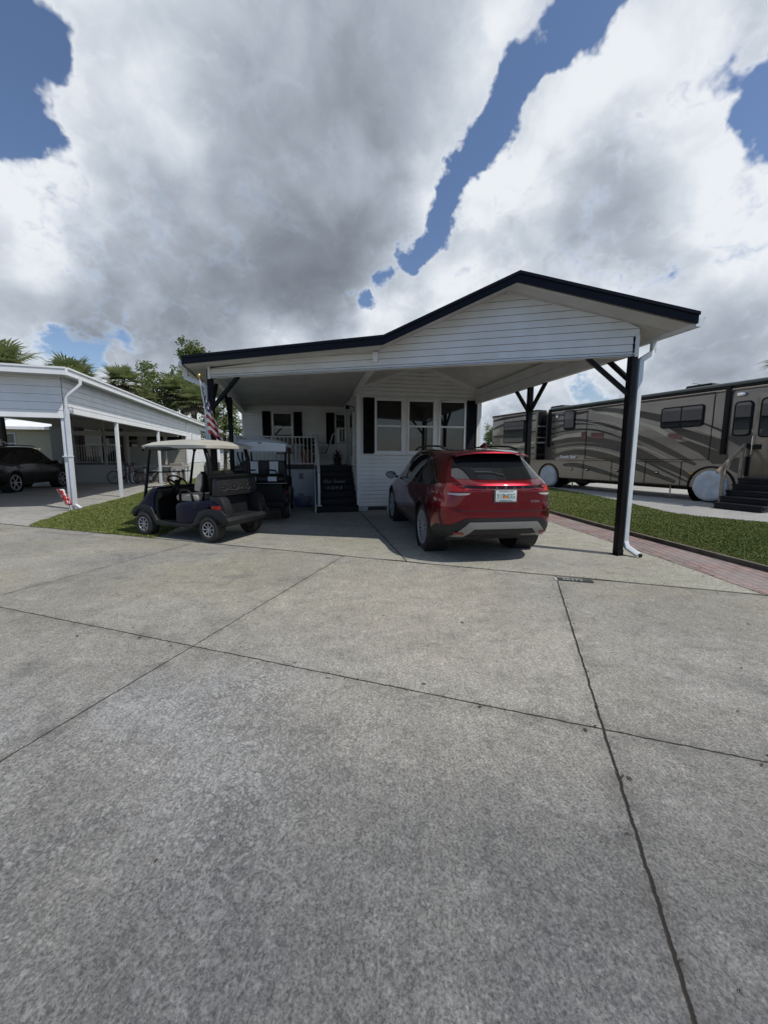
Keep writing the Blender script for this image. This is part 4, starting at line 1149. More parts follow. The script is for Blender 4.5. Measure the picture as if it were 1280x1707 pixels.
def golf_cart(root, body, canopy, seat, style):
    WB, TR, TW = .83, .49, .20
    r = .232
    for x in (-WB, WB):
        for sgn in (1, -1): wheel(root, x, sgn * TR, r, TW, sgn, .135, 8, ALLOY, twin=False)
    hw = .58
    # chassis and floor
    mb = MB()
    mb.prism([(-1.05, .26), (-.45, .22), (.50, .22), (.56, .27), (.50, .33), (-.5, .33), (-1.05, .40)], 'y', -.50, .50, BLKPL)
    mb.prism([(.50, .24), (1.0, .30), (1.0, .42), (.6, .5), (.5, .4)], 'y', -.34, .34, BLKPL)
    mb.build('chassis', root, bevel=.01)
    # rocker panels / fenders, one each side
    for sgn in (1, -1):
        mb = MB()
        y0, y1 = sgn * (hw - .10), sgn * hw
        # front fender arch + rocker + rear fender (charcoal)
        top = [(1.12, .36), (1.16, .44), (1.10, .53), (.95, .585), (.78, .60)]
        rock = [(.60, .56), (.53, .44), (.46, .325), (.30, .305), (-.38, .305), (-.47, .345), (-.53, .44), (-.62, .545), (-.78, .60), (-.95, .60), (-1.14, .58), (-1.23, .50), (-1.25, .40), (-1.20, .33), (-1.13, .31)]
        low = arc(-WB, r, .285, 14, 150, 8)[::1] + [(-.52, .25), (-.42, .235), (.44, .235), (.51, .25)] + arc(WB, r, .285, 165, 25, 8)
        mb.prism(top + rock + low, 'y', y0, y1, GREYPL)
        mb.build('fender', root, bevel=.012)
    mb = MB()
    # nose cowl: lofted across
    prof = [(1.10, .40), (1.15, .46), (1.08, .56), (.93, .66), (.80, .76), (.70, .86), (.60, .93), (.48, .94), (.44, .90), (.52, .80), (.55, .62), (.52, .44), (.52, .34)]
    ys = [(-.56, .93, -.0), (-.50, .985, 0), (-.3, 1.0, 0), (0, 1.01, 0), (.3, 1.0, 0), (.50, .985, 0), (.56, .93, 0)]
    vs = []; n = len(prof)
    for y, sc, _ in ys: vs += [(.5 + (x - .5) * sc, y, .34 + (z - .34) * sc) for x, z in prof]
    fs = [(i * n + k, i * n + (k + 1) % n, (i + 1) * n + (k + 1) % n, (i + 1) * n + k) for i in range(len(ys) - 1) for k in range(n)] + [list(range(n)), list(range((len(ys) - 1) * n, len(ys) * n))]
    mb.add(vs, fs, body)
    mb.build('front_cowl', root, bevel=.015, smooth='auto')
    mb = MB(); mb.prism([(.54, .36), (.57, .60), (.55, .78), (.50, .90), (.40, .88), (.30, .80), (.36, .74), (.44, .70), (.48, .5), (.46, .34)], 'y', -.54, .54, BLKPL); mb.build('dashboard', root, bevel=.012)
    for sgn in (1, -1):
        mb = MB(); mb.lathe([(0, .03), (.05, .02), (.065, 0)], (1.06, sgn * .38, .55), (.8, 0, .6), TAILC, 14); mb.build('headlight', root, smooth=True)
    # rear body (painted)
    mb = MB()
    pr = [(-.04, .315), (-.04, .60), (-.08, .655), (-.20, .69), (-.50, .715), (-.76, .72), (-.83, .70), (-.84, .62), (-.84, .60), (-.83, .598), (-.78, .602), (-.62, .55), (-.53, .45), (-.45, .345), (-.36, .315)]
    mb.prism(pr, 'y', -hw + .015, hw - .015, body)
    mb.build('rear_body', root, bevel=.02, smooth='auto')
    for sgn in (1, -1):
        mb = MB(); mb.prism([(-.50, .585), (-.50, .70), (-.75, .735), (-.95, .72), (-1.05, .67), (-1.06, .655), (-.90, .65), (-.86, .625), (-.80, .615), (-.66, .60)], 'y', sgn * (hw - .05), sgn * (hw + .004), body); mb.build('rear_quarter', root, bevel=.012, smooth='auto')
    # bag well
    mb = MB(); dk = GREYPL if style == 'a' else BLKPL
    for sgn in (1, -1):
        mb.prism([(-.84, .52), (-.86, .80), (-1.08, .80), (-1.14, .75), (-1.20, .60), (-1.22, .40), (-1.0, .40)], 'y', sgn * .36, sgn * .545, dk)
    mb.prism([(-.80, .42), (-.80, .82), (-.88, .82), (-.90, .42)], 'y', -.5, .5, dk)
    mb.bb((-1.22, -.50, .38), (-.88, .50, .45), dk)
    mb.build('bag_well', root, bevel=.025, smooth='auto')
    mb = MB(); mb.prism([(-1.14, .34), (-1.15, .44), (-1.25, .46), (-1.30, .40), (-1.26, .31)], 'y', -.56, .56, dk); mb.build('rear_bumper', root, bevel=.02, smooth='auto')
    for sgn in (1, -1):
        mb = MB()
        mb.add([(-.90, sgn * .575, .655), (-1.02, sgn * .575, .665), (-1.12, sgn * .545, .635), (-1.13, sgn * .535, .585), (-1.02, sgn * .575, .575), (-.93, sgn * .58, .60),
                (-.92, sgn * .52, .655), (-1.02, sgn * .50, .665), (-1.10, sgn * .48, .635), (-1.11, sgn * .48, .585), (-1.02, sgn * .50, .575), (-.93, sgn * .52, .60)],
               [(0, 1, 2, 3, 4, 5), (11, 10, 9, 8, 7, 6)] + [(i, (i + 1) % 6, 6 + (i + 1) % 6, 6 + i) for i in range(6)], TAILR)
        mb.build('tail_lamp', root, bevel=.008, smooth='auto')
    # seat
    mb = MB(); mb.prism(rrect(-.56, .70, -.02, .82, .055), 'y', -.52, .52, seat); mb.build('seat', root, bevel=.02, smooth='auto')
    zb = .88
    for sgn in (1, -1):
        mb = MB()
        pf = [(-.50, zb), (-.44, zb + .01), (-.46, zb + .14), (-.52, zb + .27), (-.60, zb + .34), (-.655, zb + .31), (-.64, zb + .12), (-.58, zb + .0)]
        mb.prism(pf, 'y', sgn * .02, sgn * .50, seat); bk_ = mb.build('seat_back', root, bevel=.03, smooth='auto')
        m2 = MB(); pf2 = [(-.60, zb + .0), (-.655, zb + .14), (-.672, zb + .30), (-.62, zb + .355), (-.66, zb + .35), (-.71, zb + .30), (-.69, zb + .10), (-.65, zb - .02)]
        m2.prism(pf2, 'y', sgn * .01, sgn * .51, BLKPL); m2.build('seat_shell', bk_, bevel=.012, smooth='auto')
        m3 = MB(); m3.tube([(-.12, sgn * .53, .68), (-.14, sgn * .545, .84), (-.20, sgn * .55, .90), (-.34, sgn * .55, .90), (-.42, sgn * .54, .84), (-.45, sgn * .53, .70)], .022, BLKPL, 8); m3.build('hip_restraint', root, smooth=True)
    mb = MB(); mb.tube([(-.60, -.45, .72), (-.66, -.45, .98), (-.66, .45, .98), (-.60, .45, .72)], .02, BLKPL, 8); mb.build('seat_frame', root, smooth=True)
    # steering wheel
    cxs, cys, czs = .24, .27, 1.02
    ax = Vector((-.62, 0, .78)).normalized(); u = Vector((0, 1, 0)); w = ax.cross(u)
    c = Vector((cxs, cys, czs))
    mb = MB(); mb.tube([c + (u * cos(t) + w * sin(t)) * .175 for t in [2 * pi * k / 24 for k in range(24)]], .016, BLKPL, 8, closed=True)
    for t in (R(90), R(210), R(330)): mb.bar(c - ax * .02, c + (u * cos(t) + w * sin(t)) * .17, .04, .014, BLKPL, up=ax)
    mb.lathe([(0, .02), (.05, .015), (.06, -.03)], c, ax, BLKPL, 14); mb.tube([c - ax * .02, (.46, cys, .74)], .028, BLKPL, 8)
    mb.build('steering_wheel', root, smooth='auto')
    # canopy
    zc = 1.71
    mb = MB()
    nx, ny = 16, 10; x0, x1 = (-.90, .80) if style == 'a' else (-1.30, .95); yw = .60
    vs = []; fs = []
    for lay in (0, 1):
        for i in range(nx + 1):
            for j in range(ny + 1):
                u_ = i / nx * 2 - 1; v_ = j / ny * 2 - 1
                sx_ = u_; ex = (1 - abs(v_) ** 6 * .05)
                x = (x0 + x1) / 2 + (x1 - x0) / 2 * sx_ * ex
                y = yw * v_ * (1 - abs(u_) ** 6 * .06)
                e_ = max(abs(u_) ** 7, abs(v_) ** 7)
                dome = .085 * (1 - u_ * u_ * .9) * (1 - v_ * v_ * .8) if style == 'a' else .11 * (1 - abs(v_)) * (1 - max(0, abs(u_) - .6) * 1.5) + .02
                z = zc + dome - .085 * e_ * (1 if lay == 0 else 0) + (.0 if lay == 0 else -.030 - dome * .6)
                if lay == 1: z = zc - .075
                if lay == 0: z = zc + .03 + dome * .8 - .06 * e_
                vs.append((x, y, z))
    nn = (nx + 1) * (ny + 1)
    for lay in (0, 1):
        for i in range(nx):
            for j in range(ny):
                a = lay * nn + i * (ny + 1) + j; fs.append((a, a + ny + 1, a + ny + 2, a + 1))
    ring = [i * (ny + 1) for i in range(nx + 1)] + [nx * (ny + 1) + j for j in range(1, ny + 1)] + [i * (ny + 1) + ny for i in range(nx - 1, -1, -1)] + [j for j in range(ny - 1, 0, -1)]
    for k in range(len(ring)): a, b = ring[k], ring[(k + 1) % len(ring)]; fs.append((a, b, nn + b, nn + a))
    mb.add(vs, fs, canopy); cn_ = mb.build('canopy', root, smooth='auto')
    if style == 'a':
        # wavy gutter edge of the roof and rolled enclosure under its side
        m2 = MB(); m2.tube([(-.15, .57, zc - .075), (.15, .575, zc - .080), (.62, .57, zc - .070)], [.03, .045, .035], BVIN, 10); m2.build('rolled_curtain', root, smooth=True)
    else:
        m2 = MB(); m2.prism([(x0 + .02, zc - .02), (x0 + .02, zc - .17), (x0 + .05, zc - .20), (x0 + .08, zc - .17), (x0 + .10, zc - .02)], 'y', -.56, .56, CANW); m2.build('rolled_curtain', root, bevel=.015, smooth='auto')
        m3 = MB(); m3.bb((x0 - .012, -.035, zc - .012), (x0 + .01, .035, zc + .010), BLKPL); m3.build('roof_badge', cn_)
    # struts
    for sgn in (1, -1):
        mb = MB(); mb.tube([(.86, sgn * .50, .66), (.82, sgn * .50, .82), (.72, sgn * .50, 1.25), (.66, sgn * .50, 1.50), (.60, sgn * .50, zc - .03)], [.028, .028, .026, .02, .02], BLKPL, 8); mb.build('front_strut', root, smooth=True)
        if style == 'a':
            mb = MB(); mb.tube([(-.80, sgn * .42, .80), (-.84, sgn * .47, 1.15), (-.82, sgn * .49, 1.45), (-.74, sgn * .50, zc - .03)], [.05, .05, .042, .03], BLKPL, 8); mb.build('rear_strut', root, smooth=True)
        else:
            mb = MB(); mb.tube([(-.62, sgn * .52, .75), (-.64, sgn * .50, 1.35), (-.64, sgn * .50, zc - .03)], .022, BLKPL, 8); mb.tube([(-.66, sgn * .50, 1.10), (-.80, sgn * .50, 1.22), (-.98, sgn * .53, 1.42), (-1.05, sgn * .54, zc - .1)], .016, BLKPL, 8); mb.build('rear_strut', root, smooth=True)
    # windscreen
    mb = MB(); WS = M('clear_acrylic', (.9, .92, .92), .02, trans=1.)
    fr_ = [(.80, .90), (.62, zc - .05)]
    mb.bar((.735, -.49, 1.19), (.735, .49, 1.19), .012, .02, BLKPL); mb.bar((.80, -.49, .91), (.80, .49, .91), .014, .02, BLKPL)
    mb.build('windscreen_frame', root)
    if style == 'a':
        mb = MB(); mb.bar((.70, -.535, 1.62), (.70, -.60, 1.62), .03, .05, BLKPL); mb.bar((.74, .53, 1.62), (.76, .56, 1.62), .06, .08, BLKPL); mb.bar((.77, .53, .98), (.71, .56, .98), .05, .05, BLKPL); mb.build('hinge_clip', root)
        # club cover bag with pale print across the back
        mb = MB(); mb.prism([(-.86, .80), (-.88, 1.10), (-.93, 1.14), (-1.00, 1.12), (-1.02, .80)], 'y', -.50, .50, BVIN); bg_ = mb.build('storage_bag', root, bevel=.03, smooth='auto')
        mb = MB(); rr_ = random.Random(5)
        for sx0 in (-.30, .04, .32):
            for k in range(3):
                y0 = sx0 + (k - 1) * .09; pts = [(-1.022, y0 + rr_.uniform(.02, .045) * cos(t), .955 + rr_.uniform(.03, .06) * sin(t) + .02 * k) for t in [R(a) for a in range(20 + k * 40, 250 + k * 40, 30)]]
                mb.tube(pts, .003, LEAFG, 4)
            mb.tube([(-1.022, sx0 - .14, .90), (-1.023, sx0 - .05, .92), (-1.022, sx0 + .05, .89), (-1.022, sx0 + .14, .91)], .005, LEAFG, 4)
        mb.build('scroll_print', bg_)
        mb = MB(); mb.bb((-1.03, -.52, 1.12), (-.84, .52, 1.17), BLKPL); mb.build('bag_rail', root, bevel=.01)
    else:
        # rear flip seat
        mb = MB(); mb.prism([(-.68, .99), (-.72, 1.30), (-.78, 1.34), (-.82, 1.30), (-.80, 1.0)], 'y', -.50, .50, BVIN); sb = mb.build('rear_seat_back', root, bevel=.04, smooth='auto')
        mb = MB(); mb.prism(rrect(-1.22, .86, -.78, .98, .05), 'y', -.50, .50, BVIN); sq = mb.build('rear_seat', root, bevel=.03, smooth='auto')
        for y0, y1 in ((-.34, -.14), (.12, .32)):
            m2 = MB(); m2.bb((-.832, y0, 1.03), (-.79, y1, 1.31), WVIN); m2.build('white_stripe', sb, bevel=.006)
            m2 = MB(); m2.bb((-1.228, y0, .88), (-1.0, y1, .984), WVIN); m2.build('white_stripe', sq, bevel=.006)
        mb = MB(); mb.tube([(-1.25, -.36, .86), (-1.25, -.36, 1.05), (-1.25, -.31, 1.12), (-1.25, -.12, 1.13)], .017, BLKPL, 8); mb.tube([(-1.25, .36, .86), (-1.25, .36, 1.05), (-1.25, .31, 1.12), (-1.25, .12, 1.13)], .017, BLKPL, 8)
        mb.tube([(-1.25, -.36, 1.0), (-1.25, .36, 1.0)], .014, BLKPL, 8); mb.build('grab_rail', root, smooth=True)
        mb = MB(); mb.bb((-1.30, -.56, .82), (-.75, .56, .86), BLKPL); mb.bb((-1.31, -.575, .83), (-1.27, .575, .85), M('bare_metal_edge', (.3, .3, .3), .4, .8)); mb.bb((-1.30, -.56, .86), (-1.26, -.50, 1.16), BLKPL)
        mb.bb((-1.22, -.45, .44), (-1.16, .45, .83), BLKPL); mb.build('seat_platform', root, bevel=.006)
        mb = MB(); mb.bb((-1.55, -.42, .30), (-1.26, .42, .33), BLKPL); mb.bb((-1.36, -.50, .28), (-1.25, .50, .42), BLKPL); mb.build('foot_board', root, bevel=.008)


ga = R(21)      # heading of the blue cart: nose to the left and away
ca = Vector((-2.74, 6.98)) ; 
rearL, frontL = Vector((-2.95, 6.54)), Vector((-4.58, 7.17))
fw = (frontL - rearL).normalized(); lf = Vector((-fw.y, fw.x))         # lf points to the cart's left (viewer side)
if lf.y > 0: lf = -lf
cc = (rearL + frontL) / 2 - lf * .56
ca_ = thing('golf_cart', 'dark blue golf cart with beige seat and beige roof, parked across the lawn edge', 'golf cart', (cc.x, cc.y, .006), atan2(fw.y, fw.x))
golf_cart(ca_, BLUEP, CANV, BEIGE, 'a')
cb = thing('golf_cart', 'black golf cart with white roof and black and white rear seat, seen from behind', 'golf cart', (-3.02, 10.02, .006), R(90 + 10))
golf_cart(cb, BLKP, CANW, BVIN, 'b')
cb.scale = (1, 1, 1.05); ca_.scale = (.95, 1, 1)

# ------------------------------------------------------------------ motorhome
TAN = M('tan_metallic_rv_paint', (.205, .172, .140), .22, .25, var=.14, vs=1.5, coat=.8)
TANL = M('light_tan_rv_paint', (.33, .295, .25), .25, .2, coat=.8)
RVD = M('dark_slate_rv_paint', (.009, .010, .014), .25, .2, coat=.5)
RVB = M('brown_grey_rv_paint', (.022, .017, .014), .25, .2, coat=.5)
RVC = M('cream_rv_paint', (.46, .42, .33), .3, coat=.6)
RVR = M('dark_red_rv_paint', (.10, .012, .016), .25, coat=.8)
RVBLK = M('black_rv_trim', (.004, .004, .005), .4, spec=.2)
ROOFG = M('grey_rv_roof', (.13, .15, .15), .5, var=.2)
rvh = -22.5
RVO = (10.86, 12.80)
# local frame: x to the front (towards the viewer), y to the left side of local x = away from the house, z up; s = -x
rv = thing('motorhome', 'long tan motorhome with dark swooping stripes and covered wheels on the neighbouring pad', 'motorhome', (*RVO, .006), R(90 - rvh + 180))
# heading -22.5 => rear direction; local +x is the opposite (front).  side plane is y = 0, the coach extends to +y
def sx(s): return -s
RVW = 2.55; S0, S1 = -2.6, 11.55; ZB, ZT = .48, 3.78
mb = MB()
sec = [(0, ZB), (0, 3.45), (.03, 3.60), (.12, 3.72), (.30, ZT), (RVW - .30, ZT), (RVW - .12, 3.72), (RVW, 3.5), (RVW, ZB)]
def ring(x, k=0., zlow=0.): return [(x, .0 + (y - RVW / 2) * (1 - k) + RVW / 2, min(z, ZT - zlow) if z > 3 else z + (.12 * k if z < 1 else 0)) for y, z in sec]
secs = [(-S1, .09, .10), (-S1 + .06, .03, .03), (-S1 + .2, 0, 0), (2.2, 0, 0), (2.45, .02, .06), (2.6, .10, .25)]
vs = []; n = len(sec)
for x, k, zl in secs: vs += [(a, b, c) for a, b, c in ring(x, k, zl)]
fs = [(i * n + k, i * n + (k + 1) % n, (i + 1) * n + (k + 1) % n, (i + 1) * n + k) for i in range(len(secs) - 1) for k in range(n)] + [list(range(n)), list(range((len(secs) - 1) * n, len(secs) * n))]
mb.add(vs, fs, TAN)
bd = mb.build('body', rv)
cut = []
for s_, rr in ((0.0, .70), (6.98, .66)):
    cut.append(cyl_cutter(sx(s_), -.2, .55, rr, .52))
bake(bd, rv, cut)
# mutable stripes mesh joined as part of the livery
STR = {"dark": [[[4.8, 3.65], [3.63, 3.5], [2.5, 3.26], [1.73, 3.05], [1.71, 2.76], [2.47, 3.0], [3.61, 3.32], [4.68, 3.51]], [[1.54, 2.58], [1.08, 2.54], [-0.32, 2.02], [-0.36, 1.59], [0.34, 1.98], [0.98, 2.24]], [[1.14, 2.04], [0.75, 2.06], [-0.4, 1.6], [-0.4, 1.3], [0.0, 1.29], [0.39, 1.63]], [[0.39, 2.67], [-0.27, 2.35], [-0.28, 2.24], [0.38, 2.56]]],
       "cream": [[[4.67, 3.41], [4.02, 3.38], [3.41, 3.23], [2.48, 2.85], [1.75, 2.6], [1.41, 2.35], [1.51, 2.24], [1.97, 2.51], [2.48, 2.71], [3.2, 3.0], [3.91, 3.24]], [[6.85, 2.37], [6.05, 2.55], [5.18, 2.6], [5.17, 2.4], [6.04, 2.4], [6.84, 2.26]]],
       "tan": [[[0.32, 2.58], [-0.3, 2.24], [-0.32, 2.04], [0.79, 2.52]]],
       "red": [[[1.51, 2.34], [1.17, 2.36], [0.99, 2.21], [1.02, 2.12], [1.22, 2.14], [1.43, 2.23]], [[5.18, 2.6], [4.93, 2.63], [4.9, 2.29], [5.17, 2.37]], [[4.67, 2.56], [4.08, 2.51], [4.06, 2.26], [4.65, 2.32]]]}
LINES = [([(6.88, 3.21), (5.59, 3.17), (4.64, 3.0), (3.56, 2.7), (2.97, 2.45)], .11, RVD), ([(6.86, 2.85), (6.08, 2.99), (4.98, 3.01), (3.98, 2.82), (2.97, 2.48)], .13, RVB),
         ([(6.9, 2.12), (5.52, 2.3), (4.36, 2.21), (3.11, 1.92), (2.36, 1.63), (1.66, 1.3), (.87, .96), (.57, .76)], .22, RVB), ([(6.75, 1.93), (5.39, 2.07), (4.12, 1.96), (3.09, 1.70), (2.16, 1.33), (1.48, 1.0), (.62, .62)], .10, RVD),
         ([(6.72, 1.55), (5.49, 1.72), (4.31, 1.60), (3.06, 1.28), (1.96, .92), (1.1, .62)], .22, RVB), ([(6.1, 1.12), (5.31, 1.12), (4.04, .88), (3.0, .60)], .16, RVD), ([(.98, 2.2), (.26, 1.87), (-.4, 1.57)], .04, TANL),
         ([(1.77, 2.47), (1.28, 2.18), (.53, 1.84), (.04, 1.54), (-.42, 1.29)], .035, TANL), ([(6.9, 3.50), (5.6, 3.46), (4.9, 3.50)], .10, RVD), ([(6.9, 2.62), (5.6, 2.74), (4.4, 2.64), (3.2, 2.25), (2.4, 1.95)], .06, RVD),
         ([(6.8, 1.80), (5.4, 1.92), (4.2, 1.80), (3.1, 1.50), (2.2, 1.15), (1.4, .80)], .03, TANL), ([(6.88, 3.05), (5.6, 3.09), (4.6, 2.93), (3.5, 2.60)], .03, TANL), ([(4.9, 3.05), (4.0, 2.98), (3.2, 2.72), (2.5, 2.42)], .02, RVC),
         ([(3.0, 2.45), (2.2, 2.12), (1.2, 1.62), (.5, 1.25)], .16, RVB), ([(3.0, 2.10), (2.2, 1.82), (1.3, 1.40)], .04, TANL), ([(-.4, 2.20), (-1.1, 1.95), (-2.1, 1.78)], .35, RVD), ([(-.4, 2.48), (-1.1, 2.28), (-2.1, 2.10)], .06, TANL), ([(-.5, 1.3), (-1.3, 1.2), (-2.2, 1.2)], .5, RVD)]
def cat(pts, n=6):
    o = []; P4 = [pts[0]] + list(pts) + [pts[-1]]
    for i in range(1, len(P4) - 2):
        for k in range(n):
            t = k / n; a, b, c, d = (Vector(P4[i - 1]), Vector(P4[i]), Vector(P4[i + 1]), Vector(P4[i + 2]))
            o.append(.5 * ((2 * b) + (-a + c) * t + (2 * a - 5 * b + 4 * c - d) * t * t + (-a + 3 * b - 3 * c + d) * t ** 3))
    o.append(Vector(pts[-1])); return o
lay = [0]
def stripe(mb, pts, w, m, y=0.):
    lay[0] += 1; yy = y - .003 - lay[0] * .0006
    c = cat(pts); L = len(c)
    vs = []; fs = []
    for i, p in enumerate(c):
        t = i / (L - 1); d = (c[min(i + 1, L - 1)] - c[max(i - 1, 0)]).normalized(); nn_ = Vector((-d.y, d.x)); ww = w * 1.3 * (.35 + .65 * sin(pi * min(1, max(.08, t * .9 + .08)))) / 2
        vs += [(sx(p.x + nn_.x * ww), yy, p.y + nn_.y * ww), (sx(p.x - nn_.x * ww), yy, p.y - nn_.y * ww)]
    fs = [(2 * i, 2 * i + 2, 2 * i + 3, 2 * i + 1) for i in range(L - 1)]
    mb.add(vs, fs, m)
mb = MB()
for pts, w, m in LINES: stripe(mb, pts, w, m)
for k, m in (('dark', RVB), ('tan', TANL), ('cream', RVC), ('red', RVR)):
    for pl_ in STR[k]:
        lay[0] += 1; mb.add([(sx(a), -.003 - lay[0] * .0006, b) for a, b in pl_], [list(range(len(pl_)))], m)
mb.build('livery_stripes', rv)
# seams of the closed slide and the luggage bay doors
mb = MB()
def seam(s0, z0, s1, z1, w=.02, m=RVBLK, y=-.02): 
    mb.bb((sx(max(s0, s1)) - (w / 2 if s0 == s1 else 0), y - .004, min(z0, z1) - (w / 2 if z0 == z1 else 0)), (sx(min(s0, s1)) + (w / 2 if s0 == s1 else 0), y, max(z0, z1) + (w / 2 if z0 == z1 else 0)), m)
for a in ((4.92, 1.42, 4.92, 3.62), (4.92, 3.62, .12, 3.62), (.12, 3.62, .12, 1.42), (4.92, 1.42, .12, 1.42), (.75, 1.34, 6.35, 1.34)): seam(*a)
for s_ in (4.98, 3.6, 2.2, .94): seam(s_, .50, s_, 1.34, .018)
seam(.62, .50, 6.35, .50, .03)
mb.build('panel_seams', rv)
for s_ in (5.6, 4.75, 3.35, 1.75):
    mb = MB(); mb.bb((sx(s_) - .05, -.035, .88), (sx(s_) + .05, -.02, .99), RVBLK); mb.bb((sx(s_) - .035, -.04, .93), (sx(s_) + .035, -.035, .96), CHROME); mb.build('bay_latch', rv)
mb = MB(); mb.bb((sx(.66), -.04, .93), (sx(.54), -.02, .97), M('amber_marker', (.6, .25, .02), .3)); mb.build('marker_light', rv)


def rv_window(s0, z0, s1, z1, split=False, r=.10, name='window', y=0.):
    mb = MB(); x0, x1 = sx(s0), sx(s1); x0, x1 = min(x0, x1), max(x0, x1)
    mb.prism(rrect(x0, z0, x1, z1, r), 'y', y - .045, y - .0, RVBLK); f = mb.build(name, rv, bevel=.006)
    g = MB()
    if split:
        xm = (x0 + x1) / 2
        for a, b in ((x0 + .05, xm - .02), (xm + .02, x1 - .05)): g.prism(rrect(a, z0 + .05, b, z1 - .05, .05), 'y', y - .052, y - .046, TGLASS)
    else: g.prism(rrect(x0 + .05, z0 + .05, x1 - .05, z1 - .05, r * .7), 'y', y - .052, y - .046, TGLASS)
    g.build('pane', f); return f
rv_window(1.76, 2.54, .38, 3.28, True)
rv_window(6.17, 2.75, 5.56, 3.64)
rv_window(-.45, 2.16, -.93, 3.24, r=.13)
# entry door
mb = MB(); mb.prism(rrect(1.0, .80, 1.82, 3.45, .10), 'y', -.035, -.0, TAN); d_ = mb.build('entry_door', rv, bevel=.008)
mb = MB(); mb.prism(rrect(1.10, 2.10, 1.70, 3.28, .12), 'y', -.045, -.036, RVBLK); mb.build('door_window_frame', d_)
mb = MB(); mb.prism(rrect(1.15, 2.15, 1.65, 3.23, .09), 'y', -.052, -.046, TGLASS); mb.build('door_pane', d_)
mb = MB(); mb.bb((1.04, -.07, 1.75), (1.22, -.036, 1.90), RVBLK); mb.tube([(1.02, -.05, 1.55), (1.02, -.10, 1.6), (1.02, -.10, 2.15), (1.02, -.05, 2.2)], .012, CHROME); mb.build('door_handle', d_)
# awning tube and dark header along the roof edge, awning arms
mb = MB(); mb.tube([(sx(6.96), -.07, 3.80), (sx(.1), -.07, 3.80), (2.3, -.07, 3.80)], .055, ROOFG, 12); mb.bb((sx(6.96), -.05, 3.66), (2.2, -.0, 3.76), RVBLK); mb.build('awning', rv, smooth='auto')
for s_, z0 in ((-.27, 1.6), (7.02, 1.98)):
    mb = MB(); mb.bb((sx(s_) - .07, -.09, z0), (sx(s_) + .07, -.0, 3.80), RVBLK); mb.build('awning_arm', rv, bevel=.01)
mb = MB(); mb.bb((sx(6.66), -.08, 3.36), (sx(6.50), -.0, 3.46), CHROME); mb.build('side_camera', rv, bevel=.02)
mb = MB(); mb.bb((sx(-.5), -.09, 3.40), (sx(-.72), -.0, 3.50), CHROME); mb.build('porch_lamp', rv, bevel=.02)
# rear slide-out
mb = MB(); SLO = -.55
mb.bb((sx(10.75), SLO, 1.36), (sx(7.35), .02, 3.72), TAN); mb.bb((sx(10.80), SLO - .02, 3.70), (sx(7.30), .02, 3.80), RVBLK); mb.bb((sx(7.33), SLO - .015, 1.34), (sx(7.28), .02, 3.72), RVBLK)
so_ = mb.build('slide_out', rv, bevel=.015)
lay[0] = 0; mb = MB()
for pts, w, m in (([(10.7, 3.05), (9.62, 3.24), (7.4, 3.30)], .12, RVD), ([(10.7, 2.62), (9.58, 2.62), (7.4, 2.75)], .10, RVB), ([(10.7, 2.12), (9.55, 2.00), (7.4, 2.22)], .12, RVC), ([(10.7, 1.89), (9.53, 1.80), (7.4, 1.96)], .16, RVD), ([(10.7, 1.5), (9.51, 1.48), (7.4, 1.66)], .12, RVB), ([(10.68, 3.50), (9.65, 3.58), (7.4, 3.62)], .09, RVD)):
    stripe(mb, pts, w, m, SLO)
for i, (z, h_, m) in enumerate(((3.3, .12, RVD), (2.72, .10, RVB), (2.2, .08, RVC), (1.95, .14, RVD), (1.6, .12, RVB), (2.45, .05, TANL), (3.0, .06, TANL))):
    mb.bb((sx(7.28), SLO + .02, z - h_ / 2), (sx(7.28) + .004, -.02, z + h_ / 2), m)
mb.build('livery_stripes', so_)
rv_window(9.75, 2.22, 8.15, 3.38, False, .06, y=SLO)
mb = MB()
for z in (2.55, 2.85, 3.1): mb.bb((sx(9.68), SLO - .058, z), (sx(8.2), SLO - .052, z + .02), RVBLK)
mb.build('window_blind', so_)
# roof units
for s_, w_, nm in ((.9, 1.0, 'air_conditioner'), (7.1, 1.0, 'air_conditioner'), (5.0, .55, 'roof_vent'), (3.2, .45, 'roof_vent')):
    mb = MB(); hh = .24 if w_ > .9 else .12
    mb.prism([(sx(s_) - w_ / 2, ZT - .01), (sx(s_) - w_ / 2 + .12, ZT + hh), (sx(s_) + w_ / 2 - .10, ZT + hh), (sx(s_) + w_ / 2, ZT + .05), (sx(s_) + w_ / 2, ZT - .01)], 'y', .45, 1.2, RVBLK); mb.build(nm, rv, bevel=.03, smooth='auto')
mb = MB(); mb.tube([(1.1 - 1.4, .4, ZT), (.6 - 1.4, .4, ZT + .22), (.35 - 1.4, .4, ZT + .30)], .008, RVBLK, 5); mb.build('antenna', rv)
mb = MB(); mb.bb((.95, .3, ZT), (1.15, .5, ZT + .12), CANW); mb.build('satellite_box', rv, bevel=.02)
mb = MB(); mb.bb((sx(11.2), .3, ZT), (sx(11.1), .38, ZT + .1), RVBLK); mb.build('rear_marker', rv)
